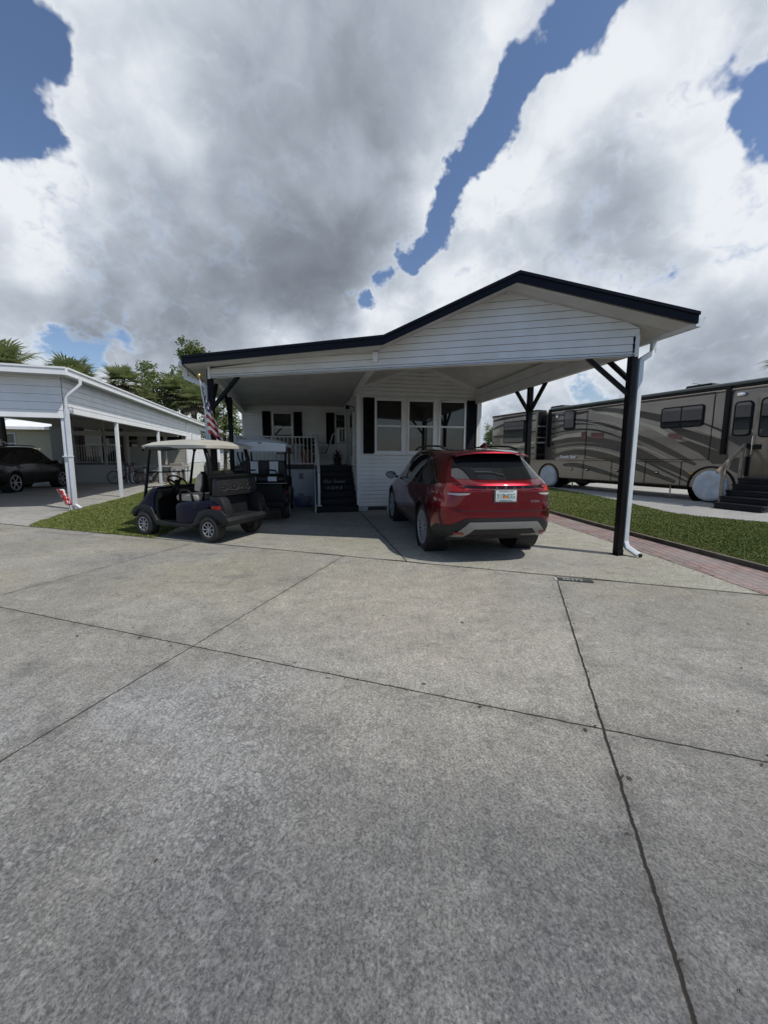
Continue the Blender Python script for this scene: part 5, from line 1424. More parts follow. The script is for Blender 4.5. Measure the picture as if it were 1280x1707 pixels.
# wheels (rear dual shows as one) and chassis
for s_, r2, nm in ((0., .50, 'wheel'), (6.98, .50, 'wheel'), (8.1, .48, 'wheel')):
    wheel(rv, sx(s_), .16, r2, .28, -1, .30, 8, ALLOY, False)
    wheel(rv, sx(s_), RVW - .16, r2, .28, 1, .30, 8, ALLOY, False)
mb = MB(); mb.bb((sx(10.9), .5, .34), (2.2, .62, .47), RVBLK); mb.bb((sx(10.9), RVW - .62, .34), (2.2, RVW - .5, .47), RVBLK)
for s_ in (0, 6.98, 8.1): mb.bb((sx(s_) - .06, .2, .44), (sx(s_) + .06, RVW - .2, .56), RVBLK)
mb.bb((sx(6.1), .3, .30), (sx(5.0), 1.4, .5), RVBLK); mb.build('chassis', rv)
for s_, rr in ((0., .70), (6.98, .66)):
    mb = MB(); mb.lathe([(rr - .005, 0), (rr - .005, .5), (0, .5)], (sx(s_), .004, .52), (0, 1, 0), RVBLK, 36)
    m3 = [(sx(s_) + (rr - .03) * cos(R(a)), -.012, .52 + (rr - .03) * sin(R(a))) for a in range(-5, 186, 10)]
    mb.tube(m3, .035, RVBLK, 6); mb.build('wheel_arch', rv)
for s_, d1 in ((1.5, 0), (5.9, 0)):
    mb = MB(); mb.tube([(sx(s_), .45, .48), (sx(s_), .45, .04)], .03, CHROME, 8); mb.lathe([(0, 0), (.12, 0), (.12, .02), (0, .02)], (sx(s_), .45, .005), (0, 0, 1), RVBLK, 12); mb.build('levelling_jack', rv)
o = text_part('lettering', 'Dutch Star', .17, M('white_rv_lettering', (.85, .85, .85), .4), rv, (sx(5.80), -.05, 1.50), (R(90), 0, 0), sx=1.2, bold=.006)
# wheel covers (loose fabric)
WCOV = M('white_fabric_cover', (.52, .57, .63), .7, var=.15, vs=4, bump=.3)
def RVW2(s, y): 
    a = R(90 - rvh + 180); return (RVO[0] + sx(s) * cos(a) - y * sin(a), RVO[1] + sx(s) * sin(a) + y * cos(a))
for i, (s_, rr, lab) in enumerate(((0.0, .56, 'white fabric wheel cover over the motorhome front wheel beside the steps'), (6.98, .55, 'white fabric wheel cover over the motorhome rear wheel'))):
    mb = MB(); vs = []; fs = []; NR, NA = 7, 40
    vs.append((0, -.06, rr))
    for i2 in range(1, NR + 1):
        for k in range(NA):
            a = 2 * pi * k / NA; q2 = i2 / NR; r3 = rr * q2
            wx, wz = cos(a) * r3, sin(a) * r3
            if wz < 0: wx *= 1 + .16 * (-wz / rr)
            z = max(.01, rr + wz * (1.0))
            yy = -.06 + .03 * q2 ** 4 + .05 * noise.noise(Vector((wx * 3.5, z * 2.2, i * 3))) + .02 * noise.noise(Vector((wx * 11, z * 5, i * 3))) + .012 * sin(a * 9 + i) * q2 ** 2
            if i2 == NR: yy += .16
            vs.append((wx, yy, z))
    for k in range(NA): fs.append((0, 1 + k, 1 + (k + 1) % NA))
    for i2 in range(NR - 1):
        for k in range(NA): a = 1 + i2 * NA + k; b = 1 + i2 * NA + (k + 1) % NA; fs.append((a, a + NA, b + NA, b))
    mb.add(vs, fs, WCOV); o = mb.build('wheel_cover', smooth=True)
    x, y = RVW2(s_, -.02); o.location = (x, y, .008); o.rotation_euler = (0, 0, R(90 - rvh + 180))
    md = o.modifiers.new('t', 'SOLIDIFY'); md.thickness = .01
    tag(o, lab, 'wheel cover', 'white covers over the motorhome wheels')
# steps up to the motorhome door
WOOD = M('weathered_wood', (.30, .25, .19), .75, var=.35, vs=7, bump=.3)
x, y = RVW2(-1.45, -.06)
ms = thing('entry_steps', 'dark grey portable steps with a bare wooden handrail at the motorhome door', 'steps', (x, y, .006), R(90 - rvh + 180))
for i in range(5):
    mb = MB(); y1 = -.28 * i - .05
    hh = .88 - .175 * i
    mb.bb((-.55, y1 - .30, hh - .05), (.60, y1, hh), STEPM); mb.bb((-.53, y1 - .28, hh - .175), (.58, y1 - .24, hh - .05), STEPM)
    mb.build('step', ms, bevel=.004)
mb = MB(); mb.prism([(-.05, 0), (-.05, .82), (-1.45, .0)], 'x', -.54, -.50, STEPM); mb.prism([(-.05, 0), (-.05, .82), (-1.45, .0)], 'x', .54, .58, STEPM); mb.build('stringer', ms)
mb = MB(); mb.bb((-.64, -.16, .2), (-.56, -.08, 1.83), WOOD); mb.bb((-.64, -1.05, .1), (-.56, -.97, 1.22), WOOD); mb.bar((-.60, -.02, 1.90), (-.60, -1.32, 1.06), .06, .09, WOOD); mb.build('handrail', ms, bevel=.004)

# ------------------------------------------------------------------ neighbouring home and its flat carport (left)
LO = (-8.66, 10.62); lh = R(-14.5)          # heading of its side line
LR = -lh                                     # local x = right, local y = back
nh = thing('park_home', 'white neighbouring park home with a long flat roofed carport on white posts', 'house', (*LO, 0), LR)
WH2 = M('bright_white_siding', (.79, .80, .81), .45, var=.10, vs=2)
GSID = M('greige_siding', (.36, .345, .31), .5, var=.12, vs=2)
WP = M('white_aluminium_post', (.66, .69, .72), .4, var=.08)
ZR2 = 3.74; LEN = 26.
CW = 9.5
def nf(x, off=0.): return -.075 * (-x) * .0 + (x * -.06) - off
mb = MB()
# roof slab with gutter like edge
ov = .22
skew = .07
def fy_(x): return -.38 + x * skew
mb.slab([(ov, fy_(ov), ZR2), (ov, LEN, ZR2), (-CW, LEN, ZR2 + .12), (-CW, fy_(-CW), ZR2 + .0)], .05, ROOFM)
mb.build('roof', nh)
mb = MB()
def edge_beam(a, b, z, h, out, m, t=.06):
    a, b = Vector(a), Vector(b); o_ = Vector(out)
    mb.add([(*a, z), (*b, z), (*b, z - h), (*a, z - h), (*(a + o_ * t), z), (*(b + o_ * t), z), (*(b + o_ * t), z - h), (*(a + o_ * t), z - h)],
           [(0, 1, 2, 3), (7, 6, 5, 4), (0, 4, 5, 1), (3, 2, 6, 7), (0, 3, 7, 4), (1, 5, 6, 2)], m)
edge_beam((ov, fy_(ov)), (ov, LEN), ZR2 + .03, .19, (1, 0), WH2, .11); edge_beam((ov + .11, fy_(ov)), (ov + .11, LEN), ZR2 + .035, .045, (1, 0), WH2, .03)
edge_beam((-CW, fy_(-CW)), (ov + .1, fy_(ov)), ZR2 + .03, .19, (0, -1), WH2, .06); edge_beam((-CW, fy_(-CW) - .06), (ov + .1, fy_(ov) - .06), ZR2 + .035, .045, (0, -1), WH2, .02)
mb.build('roof_edge', nh)
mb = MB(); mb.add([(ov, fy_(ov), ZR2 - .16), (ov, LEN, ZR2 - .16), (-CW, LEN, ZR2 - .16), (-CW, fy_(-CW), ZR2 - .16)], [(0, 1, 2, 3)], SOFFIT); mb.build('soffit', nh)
HB = 13.6
mb = MB(); siding(mb, (0, 0), (0, HB), lambda z: (0, HB), 2.66, ZR2 - .16, WH2, .165, out=(1, 0)); siding(mb, (-.1, 0), (-.1, HB), lambda z: (0, HB), 2.66, ZR2 - .16, WH2, .165, out=(-1, 0))
mb.bb((-.09, 0, 2.66), (-.02, HB, 2.70), WH2); mb.build('side_beam', nh)
mb = MB(); siding(mb, (-CW, -.0 + -CW * skew), (0, 0), lambda z: (0, CW + .02), 2.50, ZR2 - .16, WH2, .205, out=(0, -1)); siding(mb, (-CW, .1 - CW * skew), (0, .1), lambda z: (0, CW), 2.50, ZR2 - .16, WH2, .205, out=(0, 1)); mb.build('front_beam', nh)
for y in (0.02, 3.45, 8.2, ):
    mb = MB(); mb.bb((-.10, y, 0), (-.0, y + .10, 2.72), WP); mb.build('post', nh, bevel=.004)
mb = MB(); mb.bb((.02, -.03, 0.12), (.10, .06, 2.75), WP)
mb.tube([(.40, .10, ZR2 - .16), (.40, .10, ZR2 - .30), (.32, .06, ZR2 - .42), (.08, .0, 3.08), (.06, .0, 2.6)], .04, WP, 8); mb.bar((.06, .01, .14), (.24, -.12, .04), .07, .06, WP); mb.bb((-.11, -.045, 1.46), (.11, .07, 1.49), WP)
mb.build('downspout', nh, smooth='auto')
# second row of posts and header inside
mb = MB(); mb.bb((-9.1, 8.9, 0), (-9.0, 9.0, 2.7), M('grey_painted_post', (.30, .30, .34), .5)); mb.build('post', nh)
mb = MB(); mb.bb((-5.3, HB - 1.9, 2.55), (-.0, HB - 1.8, 2.78), GSID)
for x in (-5.2, -3.7, -2.6, -.75): mb.bb((x, HB - 1.9, .9 if x < -3 else 1.0), (x + .1, HB - 1.8, ZR2 - .2 if x < -3 else 2.55), GSID)
mb.build('screen_frame', nh)
# front wall of the house (under the carport roof), and the sunlit side wall
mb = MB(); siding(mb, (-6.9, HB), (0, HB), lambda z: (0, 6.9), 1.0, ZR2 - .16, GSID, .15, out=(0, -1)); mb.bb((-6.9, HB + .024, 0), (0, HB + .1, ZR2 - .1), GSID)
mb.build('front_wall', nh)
mb = MB()
for i in range(40): mb.bb((-6.88 + i * .172, HB - .03 - (.012 if i % 2 else 0), 0), (-6.88 + i * .172 + .168, HB - .01, 1.0), M('panel_skirting', (.42, .42, .41), .5))
mb.build('skirting', nh)
mb = MB(); siding(mb, (0, HB), (0, LEN), lambda z: (0, LEN - HB), 1.05, ZR2 - .16, WH2, .165, out=(1, 0)); mb.bb((-.1, HB, 0), (-.024, LEN, ZR2 - .1), WH2); mb.bb((-.05, HB - .05, 1.0), (.03, HB + .1, ZR2 - .16), WH2); mb.bb((-.1, LEN - .05, 0), (.03, LEN, ZR2 - .16), WH2)
mb.build('side_wall', nh)
mb = MB(); mb.bb((-.08, HB, 0), (-.01, LEN, 1.05), M('cream_skirting', (.66, .66, .60), .6, var=.15))
for i in range(60): mb.bb((-.0, HB + i * .2, 0), (.006, HB + i * .2 + .02, 1.05), WH2)
mb.build('skirting', nh)
window(nh, HB + 3.9, 2.05, 2.6, 1.35, y=0., ny=1, panes=3, axis='x', fr=.12, mat=WH2)
window(nh, HB + 1.0, 2.3, .35, .6, y=0., ny=1, axis='x', mat=WH2)
for x0, w in ((-3.15, .55), (-2.2, 1.0), (-1.1, .9)):
    window(nh, x0, 1.95, w, 1.0, y=HB, ny=-1, mat=GSID, split=.4)
REDT = M('dark_red_trim', (.07, .012, .012), .5)
mb = MB(); mb.bb((-5.65, HB - .03, 1.05), (-5.35, HB, 3.05), REDT); mb.bb((-3.75, HB - .03, 1.05), (-3.4, HB, 3.05), REDT); mb.bb((-5.35, HB - .02, 1.05), (-3.75, HB, 3.0), GLASS)
mb.bb((-4.6, HB - .04, 1.05), (-4.5, HB - .02, 3.0), WP); mb.bb((-5.35, HB - .04, 2.1), (-3.75, HB - .02, 2.16), WP); mb.build('sliding_door', nh)
mb = MB(); mb.bb((-6.9, HB - .25, 1.0), (-5.75, HB - .02, 3.1), M('pale_grey_door', (.34, .37, .37), .5)); mb.build('storage_door', nh)
# porch platform of the neighbour, with railing
npor = thing('porch', 'low white porch with railing and stair under the neighbouring carport behind the black suv', 'porch', (*LO, 0), LR)
mb = MB(); mb.bb((-6.9, HB - 1.6, .98), (-2.9, HB - .02, 1.06), DECKG)
for i in range(23): mb.bb((-6.9 + i * .174, HB - 1.6, 0), (-6.9 + i * .174 + .17, HB - 1.58, .98), M('panel_skirting', (.42, .42, .41), .5))
mb.build('deck', npor)
NR2 = M('white_picket_railing', (.50, .50, .50), .5)
mb = MB(); rail_run(mb, (-5.75, HB - 1.55), (-2.95, HB - 1.55), 1.12, 2.02, 1.12, 2.02, NR2, .12, .05, .022); mb.build('railing', npor)
mb = MB(); rail_run(mb, (-8.2, HB - 1.9), (-5.8, HB - 1.9), .95, 2.2, .1, 1.05, NR2, .14, .06, .022); mb.bb((-8.3, HB - 1.95, 0), (-8.2, HB - 1.85, 2.3), NR2); mb.bb((-5.8, HB - 1.95, 0), (-5.68, HB - 1.82, 1.25), NR2); mb.build('stair_rail', npor)
mb = MB()
for i in range(5): mb.bb((-8.1 + i * .25 + .9, HB - 1.85, 0), (-7.85 + i * .25 + .9, HB - 1.0, .2 * (i + 1)), NR2)
mb.build('stairs', npor)

# tan house behind the black suv
th = thing('park_home', 'tan sided house with a white roof edge seen through the neighbouring carport', 'house', (-31.5, 27.5, 0), R(16))
TS = M('tan_siding', (.52, .46, .32), .55, var=.1)
mb = MB(); siding(mb, (-7, 0), (8.2, 0), lambda z: (0, 15.2), .3, 3.4, TS, .16); mb.bb((-7, .03, 0), (8.2, 7, 3.4), TS); mb.build('wall', th)
mb = MB(); mb.prism([(-.6, 3.35), (-.6, 3.55), (3.5, 4.3), (7.6, 3.5), (7.6, 3.35)], 'x', -7.5, 8.6, WH2); mb.build('roof', th)
window(th, 3.0, 1.6, 1.5, 1.5, y=0, mat=WH2)

# ------------------------------------------------------------------ things on the neighbour's side
def bicycle(root, frame, whl_r=.33):
    for x in (-.53, .53):
        mb = MB(); mb.tube([(x + whl_r * cos(2 * pi * k / 28), 0, whl_r + whl_r * sin(2 * pi * k / 28)) for k in range(28)], .022, RUB, 6, closed=True); w_ = mb.build('wheel', root, smooth=True)
        mb = MB()
        for k in range(14): a = 2 * pi * k / 14; mb.bar((x, 0, whl_r), (x + whl_r * .95 * cos(a), 0, whl_r + whl_r * .95 * sin(a)), .004, .004, CHROME)
        mb.build('spokes', w_)
    mb = MB()
    bb_ = (-.08, 0, .30); hd = (.36, 0, .72); st_ = (-.20, 0, .70); rr = (-.53, 0, whl_r)
    for a, b, r_ in ((bb_, hd, .02), (bb_, st_, .016), (st_, hd, .018), (bb_, rr, .01), (st_, rr, .01), (hd, (.53, 0, whl_r), .014), (hd, (.33, 0, .86), .014), (st_, (-.24, 0, .84), .014)): mb.tube([a, b], r_, frame, 6)
    mb.lathe([(0, .01), (.09, .01), (.09, -.01), (0, -.01)], (-.08, .04, .30), (0, 1, 0), frame, 14)
    mb.build('frame', root)
    mb = MB(); mb.tube([(.20, -.28, .96), (.32, -.22, .95), (.34, 0, .90), (.32, .22, .95), (.20, .28, .96)], .012, BLKPL, 6); mb.build('handlebar', root)
    mb = MB(); mb.prism([(-.38, .84), (-.36, .90), (-.12, .88), (-.10, .84)], 'y', -.07, .07, BLKPL); mb.build('saddle', root, bevel=.02)
b1 = thing('bicycle', 'bicycle with dark red frame leaning by the white skirting under the neighbouring carport', 'bicycle', (-13.75, 20.4, .006), R(4)); bicycle(b1, M('dark_red_bike_paint', (.16, .01, .02), .3))
b2 = thing('bicycle', 'pale bicycle with thin wheels behind the third white carport post', 'bicycle', (-12.2, 20.2, .006), R(12)); bicycle(b2, M('grey_bike_paint', (.3, .3, .3), .3), .31)
# bench table with a cloth, piled with covered things
bt = thing('work_table', 'long table with planks stacked underneath beside the neighbouring home', 'table', (-12.55, 21.6, .006), R(14.5))
mb = MB(); mb.bb((-1.6, -.3, .86), (1.5, .3, .92), M('dull_table_top', (.36, .34, .31), .6)); mb.build('table_top', bt, bevel=.01)
for x in (-1.5, 1.4):
    for y in (-.25, .25):
        mb = MB(); mb.bb((x - .03, y - .03, 0), (x + .03, y + .03, .86), WP); mb.build('leg', bt)
rr_ = random.Random(3)
mb = MB(); PLK = M('old_planks', (.20, .17, .15), .8, var=.5)
for k in range(12): x = -1.4 + k * .23; mb.bb((x, -.16 + rr_.uniform(-.03, .03), .0), (x + .15, -.10, rr_.uniform(.6, .8)), PLK if k % 3 else WP)
tag(mb.build('plank_stack', loc=(-12.55, 21.6, .006), rotz=R(14.5)), 'row of old grey and white planks leaning under the long table', 'planks')
mb = MB(); mb.prism([(-.35, 0), (-.30, .14), (.30, .16), (.38, 0)], 'y', -.2, .2, M('taupe_tarp', (.20, .19, .17), .8)); o = mb.build('covered_box', bevel=.03, smooth='auto', loc=(-11.7, 21.8, .93), rotz=R(14)); tag(o, 'low grey covered box on the right end of the long table', 'box')
# air conditioner by the house wall
x, y = LO[0] + cos(LR) * .55 - sin(LR) * (HB + 5.2), LO[1] + sin(LR) * .55 + cos(LR) * (HB + 5.2)
ac = thing('air_conditioner', 'dark air conditioning unit standing against the sunlit white wall of the neighbouring home', 'air conditioner', (x, y, 0), LR)
mb = MB(); mb.bb((-.45, -.45, .10), (.45, .45, 1.0), M('dark_grille', (.03, .03, .035), .5))
for k in range(12): mb.bb((-.46, -.46, .16 + k * .07), (.46, .46, .175 + k * .07), M('grille_fin', (.10, .10, .10), .5))
mb.build('cabinet', ac); mb = MB(); mb.bb((-.6, -.6, 0), (.6, .6, .10), M('pale_pad', (.4, .38, .34), .8)); mb.build('base', ac)
mb = MB(); mb.lathe([(0, 0), (.3, 0), (.3, .03), (0, .05)], (0, 0, 1.0), (0, 0, 1), BLKPL, 16); mb.build('fan_cover', ac)
# garden flag at the foot of the first post
gf = thing('garden_flag', 'small red and white patterned garden flag at the foot of the front carport post', 'flag', (-8.60, 10.38, 0), R(10))
mb = MB(); mb.tube([(.06, 0, 0), (-.02, 0, .62), (-.22, 0, .60)], .006, BLKPL, 6); mb.build('stake', gf)
def flagmat():
    m = bpy.data.materials.new('patterned_flag_cloth'); m.use_nodes = True; t = NT(m.node_tree); b = m.node_tree.nodes['Principled BSDF']
    O = t.n('ShaderNodeTexCoord').outputs['Object']; v = t.n('ShaderNodeTexVoronoi'); v.inputs['Scale'].default_value = 16; t.lk(O, v.inputs['Vector'])
    r = t.n('ShaderNodeValToRGB'); r.color_ramp.interpolation = 'CONSTANT'; sp = t.n('ShaderNodeSeparateColor'); t.lk(v.outputs['Color'], sp.inputs[0]); t.lk(sp.outputs[0], r.inputs[0])
    e = r.color_ramp.elements; e[0].color = (.45, .03, .03, 1); e[1].position = .4; e[1].color = (.6, .6, .6, 1); x = e.new(.7); x.color = (.25, .25, .28, 1); x = e.new(.85); x.color = (.5, .04, .05, 1)
    t.lk(r.outputs[0], b.inputs['Base Color']); b.inputs['Roughness'].default_value = .8; return m
mb = MB(); vs = []; fs = []
for i in range(9):
    for j in range(5): vs.append((-.22 + .025 * i * .9 + j * .045 - .02, .03 * sin(j * 1.7 + i * .3), .60 - i * .055))
for i in range(8):
    for j in range(4): a = i * 5 + j; fs.append((a, a + 1, a + 6, a + 5))
mb.add(vs, fs, flagmat()); o = mb.build('cloth', gf, smooth=True); md = o.modifiers.new('t', 'SOLIDIFY'); md.thickness = .004

# ------------------------------------------------------------------ the national flag on our left post
def us_flag_mat():
    m = bpy.data.materials.new('striped_flag_cloth'); m.use_nodes = True; t = NT(m.node_tree); b = m.node_tree.nodes['Principled BSDF']
    uv = t.n('ShaderNodeUVMap').outputs[0]; sp = t.n('ShaderNodeSeparateXYZ'); t.lk(uv, sp.inputs[0])
    u_, v_ = sp.outputs[0], sp.outputs[1]            # u along the fly, v 0 bottom .. 1 top
    st_ = t.m('FLOOR', t.m('MULTIPLY', v_, 13.)); red = t.m('LESS_THAN', t.m('MODULO', st_, 2.), .5)
    c = t.mix(red, (.62, .60, .58), (.33, .025, .035))
    can = t.m('MULTIPLY', t.m('LESS_THAN', u_, .80), t.m('GREATER_THAN', v_, 6 / 13))
    # staggered star field
    cu = t.m('MULTIPLY', u_, 2.6); cv = t.m('MULTIPLY', t.m('SUBTRACT', v_, 6 / 13), 9 / (7 / 13) * .5)
    def dots(ou, ov):
        fu = t.m('SUBTRACT', t.m('FRACT', t.m('ADD', cu, ou)), .5); fv = t.m('SUBTRACT', t.m('FRACT', t.m('ADD', cv, ov)), .5)
        d = t.m('SQRT', t.m('ADD', t.m('POWER', fu, 2.), t.m('MULTIPLY', t.m('POWER', fv, 2.), 1.))); return t.m('LESS_THAN', d, .22)
    star = t.m('MAXIMUM', dots(0, 0), dots(.5, .5))
    c = t.mix(can, c, (.02, .035, .11)); c = t.mix(t.m('MULTIPLY', star, can), c, (.62, .62, .62))
    t.lk(c, b.inputs['Base Color']); b.inputs['Roughness'].default_value = .75; return m
fl = thing('national_flag', 'drooping stars and stripes flag on a short gold tipped pole at the left carport post', 'flag', (*HW(-3.16, -2.62), 0), HR)
mb = MB(); mb.tube([(.04, .06, 1.70), (-.02, -.32, 2.90)], .013, WP, 8); mb.build('pole', fl); mb = MB(); mb.lathe([(0, .05), (.03, .03), (.035, 0), (.03, -.03), (0, -.05)], (-.02, -.33, 2.93), (0, 0, 1), M('gold_finial', (.55, .42, .12), .3, 1.), 14); mb.build('finial', fl, smooth=True)
me = bpy.data.meshes.new('cloth'); vs = []; fs = []; uvs = []
NU, NV = 30, 14
for i in range(NU + 1):
    for j in range(NV + 1):
        u_, v_ = i / NU, j / NV
        # hoist runs down the pole; the fly hangs beside it, gathered in folds that open towards the foot
        t_ = 1 - v_
        hx, hy, hz = (-.015 + .045 * t_, -.30 + .27 * t_, 2.84 - .86 * t_)
        wd = .045 + .27 * t_
        fold = u_ * 3.0; tri = abs((fold % 1.2) / .6 - 1)
        x = hx + wd * (u_ ** .75) - .03 * t_ * (1 - tri)
        y = hy - .05 * t_ * tri + .03 * sin(u_ * 9 + t_ * 3) * (.3 + t_)
        z = hz - .30 * u_ * (.3 + .7 * t_) - .05 * t_ * tri
        vs.append((x, y, z)); uvs.append((u_, v_))
for i in range(NU):
    for j in range(NV): a = i * (NV + 1) + j; fs.append((a, a + 1, a + NV + 2, a + NV + 1))
me.from_pydata(vs, [], fs); uvl = me.uv_layers.new(name='UVMap')
for p in me.polygons:
    for li in p.loop_indices: uvl.data[li].uv = uvs[me.loops[li].vertex_index]
me.materials.append(us_flag_mat()); me.polygons.foreach_set('use_smooth', [True] * len(me.polygons))
o = bpy.data.objects.new('cloth', me); COL.objects.link(o); o.parent = fl; md = o.modifiers.new('t', 'SOLIDIFY'); md.thickness = .003

# ------------------------------------------------------------------ things on and by our porch
def sling_chair(name, label, a, b, rz, dark=True):
    x, y = HW(a, b); c = thing(name, label, 'chair', (x, y, DZ), HR + rz)
    for sgn in (-1, 1):
        mb = MB(); mb.tube([(-.42, sgn * .28, 1.02), (-.36, sgn * .28, .98), (-.22, sgn * .28, .50), (-.14, sgn * .28, .34), (.30, sgn * .28, .38)], .015, RAIL, 8)
        mb.tube([(.30, sgn * .28, .38), (.30, sgn * .30, .62), (.22, sgn * .30, .66), (-.05, sgn * .30, .64), (-.26, sgn * .29, .56)], .013, RAIL, 8)
        mb.tube([(-.20, sgn * .28, .44), (-.30, sgn * .28, .20), (-.28, sgn * .28, .03), (.26, sgn * .28, .02), (.30, sgn * .28, .10), (.28, sgn * .28, .38)], .013, RAIL, 8); mb.build('side_frame', c, smooth=True)
    cl = BVIN if dark else M('floral_sling', (.14, .11, .10), .8, var=.6, vs=14, tint=(.24, .12, .09))
    mb = MB(); mb.prism([(-.38, .99), (-.20, .48), (-.13, .36), (.30, .39), (.30, .41), (-.11, .385), (-.17, .50), (-.355, 1.0)], 'y', -.27, .27, cl); mb.build('sling', c, bevel=.004)
    return c
sling_chair('patio_chair', 'white framed patio chair with dark sling at the head of the porch steps', -.92, 2.20, R(180))
c2 = sling_chair('patio_chair', 'white framed patio chair with floral sling behind the porch railing', -2.1, 2.55, R(-80), False)
mb = MB(); mb.lathe([(0, .0), (.24, .0), (.25, .02), (0, .02)], (0, 0, .62), (0, 0, 1), RAIL, 20); o = thing('side_table', 'small round white table between the porch chairs', 'table', (*HW(-1.55, 2.55), DZ), HR); mb.build('table_top', o)
for k in range(3): m2 = MB(); m2.tube([(.05 * cos(k * 2.1), .05 * sin(k * 2.1), .61), (.2 * cos(k * 2.1), .2 * sin(k * 2.1), 0)], .01, RAIL, 6); m2.build('leg', o)


def potted(name, label, x, y, z, s, pot, leafm, n=46, spiky=True, seed=1):
    t_ = thing(name, label, 'potted plant', (x, y, z), 0)
    mb = MB(); mb.lathe([(0, 0), (.10 * s, 0), (.14 * s, .22 * s), (.155 * s, .24 * s), (.15 * s, .27 * s), (.12 * s, .25 * s), (0, .24 * s)], (0, 0, 0), (0, 0, 1), pot, 20); mb.build('pot', t_, smooth='auto')
    rd = random.Random(seed); mb = MB()
    for k in range(n):
        a = rd.uniform(0, 2 * pi); el_ = rd.uniform(.3, 1.4); l = s * rd.uniform(.22, .40); p0 = Vector((0, 0, .24 * s))
        d = Vector((cos(a) * cos(el_), sin(a) * cos(el_), sin(el_))); sdv = d.cross(Vector((0, 0, 1))).normalized() * s * .022
        p1 = p0 + d * l * .6; p2 = p0 + d * l + Vector((0, 0, -.06 * s))
        mb.add([p0 - sdv * .5, p0 + sdv * .5, p1 + sdv, p2, p1 - sdv], [(0, 1, 2, 4), (4, 2, 3)], leafm)
    mb.build('leaves', t_); return t_
LF = M('dark_potted_leaves', (.02, .05, .015), .5, var=.4); POT = M('dark_plastic_pot', (.03, .025, .024), .5); POTO = M('terracotta_pot', (.24, .10, .05), .7)
x, y = HW(-.42, 1.95); potted('potted_plant', 'spiky plant in a dark pot on the porch beside the side door', x, y, DZ, .95, POT, M('dark_red_leaves', (.05, .02, .02), .5), seed=2)
x, y = HW(-1.35, 2.95); potted('potted_plant', 'tall leafy plant in an orange brown pot behind the porch chair', x, y, DZ, 1.9, POTO, LF, 80, seed=5)
# blue tub by the skirting
x, y = HW(-1.52, 1.15)
tb = thing('storage_tub', 'blue plastic tub with a pale lid on the ground by the porch skirting', 'tub', (x, y, .006), HR)
mb = MB(); mb.prism([(-.22, 0), (-.26, .26), (.26, .26), (.22, 0)], 'y', -.17, .17, M('blue_plastic', (.03, .045, .13), .4)); mb.build('tub', tb, bevel=.02)
mb = MB(); mb.bb((-.28, -.19, .26), (.28, .19, .30), M('lilac_plastic', (.16, .15, .20), .45)); mb.tube([(-.10, 0, .30), (-.10, 0, .37), (0, 0, .38), (.0, 0, .30)], .018, BLKPL, 6); mb.build('lid', tb, bevel=.01)
# lot number tile set in the street edge
x, y = 2.36, 4.60
nt_ = thing('number_tile', 'black street tile with white lot number set in the concrete', 'number plate', (x, y, .004), R(-15))
mb = MB(); mb.bb((-.20, -.052, 0), (.20, .052, .006), M('black_tile', (.02, .02, .022), .4, var=.4, vs=20)); mb.build('tile', nt_)
text_part('numerals', '26373', .095, M('worn_white_numerals', (.34, .34, .33), .6), nt_, (-.03, -.004, .007), (0, 0, 0), .001, sx=1.0)
mb = MB(); mb.add([(-.235, .068, .001), (.22, .066, .001), (.22, .055, .001), (-.205, .056, .001), (-.205, -.07, .001), (-.23, -.07, .001)], [(0, 1, 2, 3), (0, 3, 4, 5)], M('pale_mortar', (.36, .355, .32), .8)); mb.build('mortar', nt_)

# ------------------------------------------------------------------ trees
def leafmat(name, c1, c2, c3):
    m = bpy.data.materials.new(name); m.use_nodes = True; t = NT(m.node_tree); b = m.node_tree.nodes['Principled BSDF']
    O = t.n('ShaderNodeTexCoord').outputs['Object']
    c = t.mix(t.rng(t.noise(O, .9, 3), .35, .65), c1, c2); c = t.mix(t.rng(t.noise(O, 6., 3), .55, .7), c, c3)
    t.lk(c, b.inputs['Base Color']); b.inputs['Roughness'].default_value = .5
    tr = t.n('ShaderNodeBsdfTranslucent'); t.lk(c, tr.inputs[0]); mx = t.n('ShaderNodeMixShader'); mx.inputs[0].default_value = .3
    t.lk(b.outputs[0], mx.inputs[1]); t.lk(tr.outputs[0], mx.inputs[2]); t.lk(mx.outputs[0], m.node_tree.nodes['Material Output'].inputs[0]); return m
PALM = leafmat('palm_fronds', (.15, .195, .07), (.21, .235, .10), (.34, .32, .19)); PALMD = M('dead_fronds', (.13, .11, .08), .8, var=.4)
OAK = leafmat('oak_leaves', (.095, .145, .035), (.145, .185, .055), (.20, .23, .08)); BARK = M('grey_bark', (.10, .085, .07), .9, var=.4, bump=.4, bs=20)


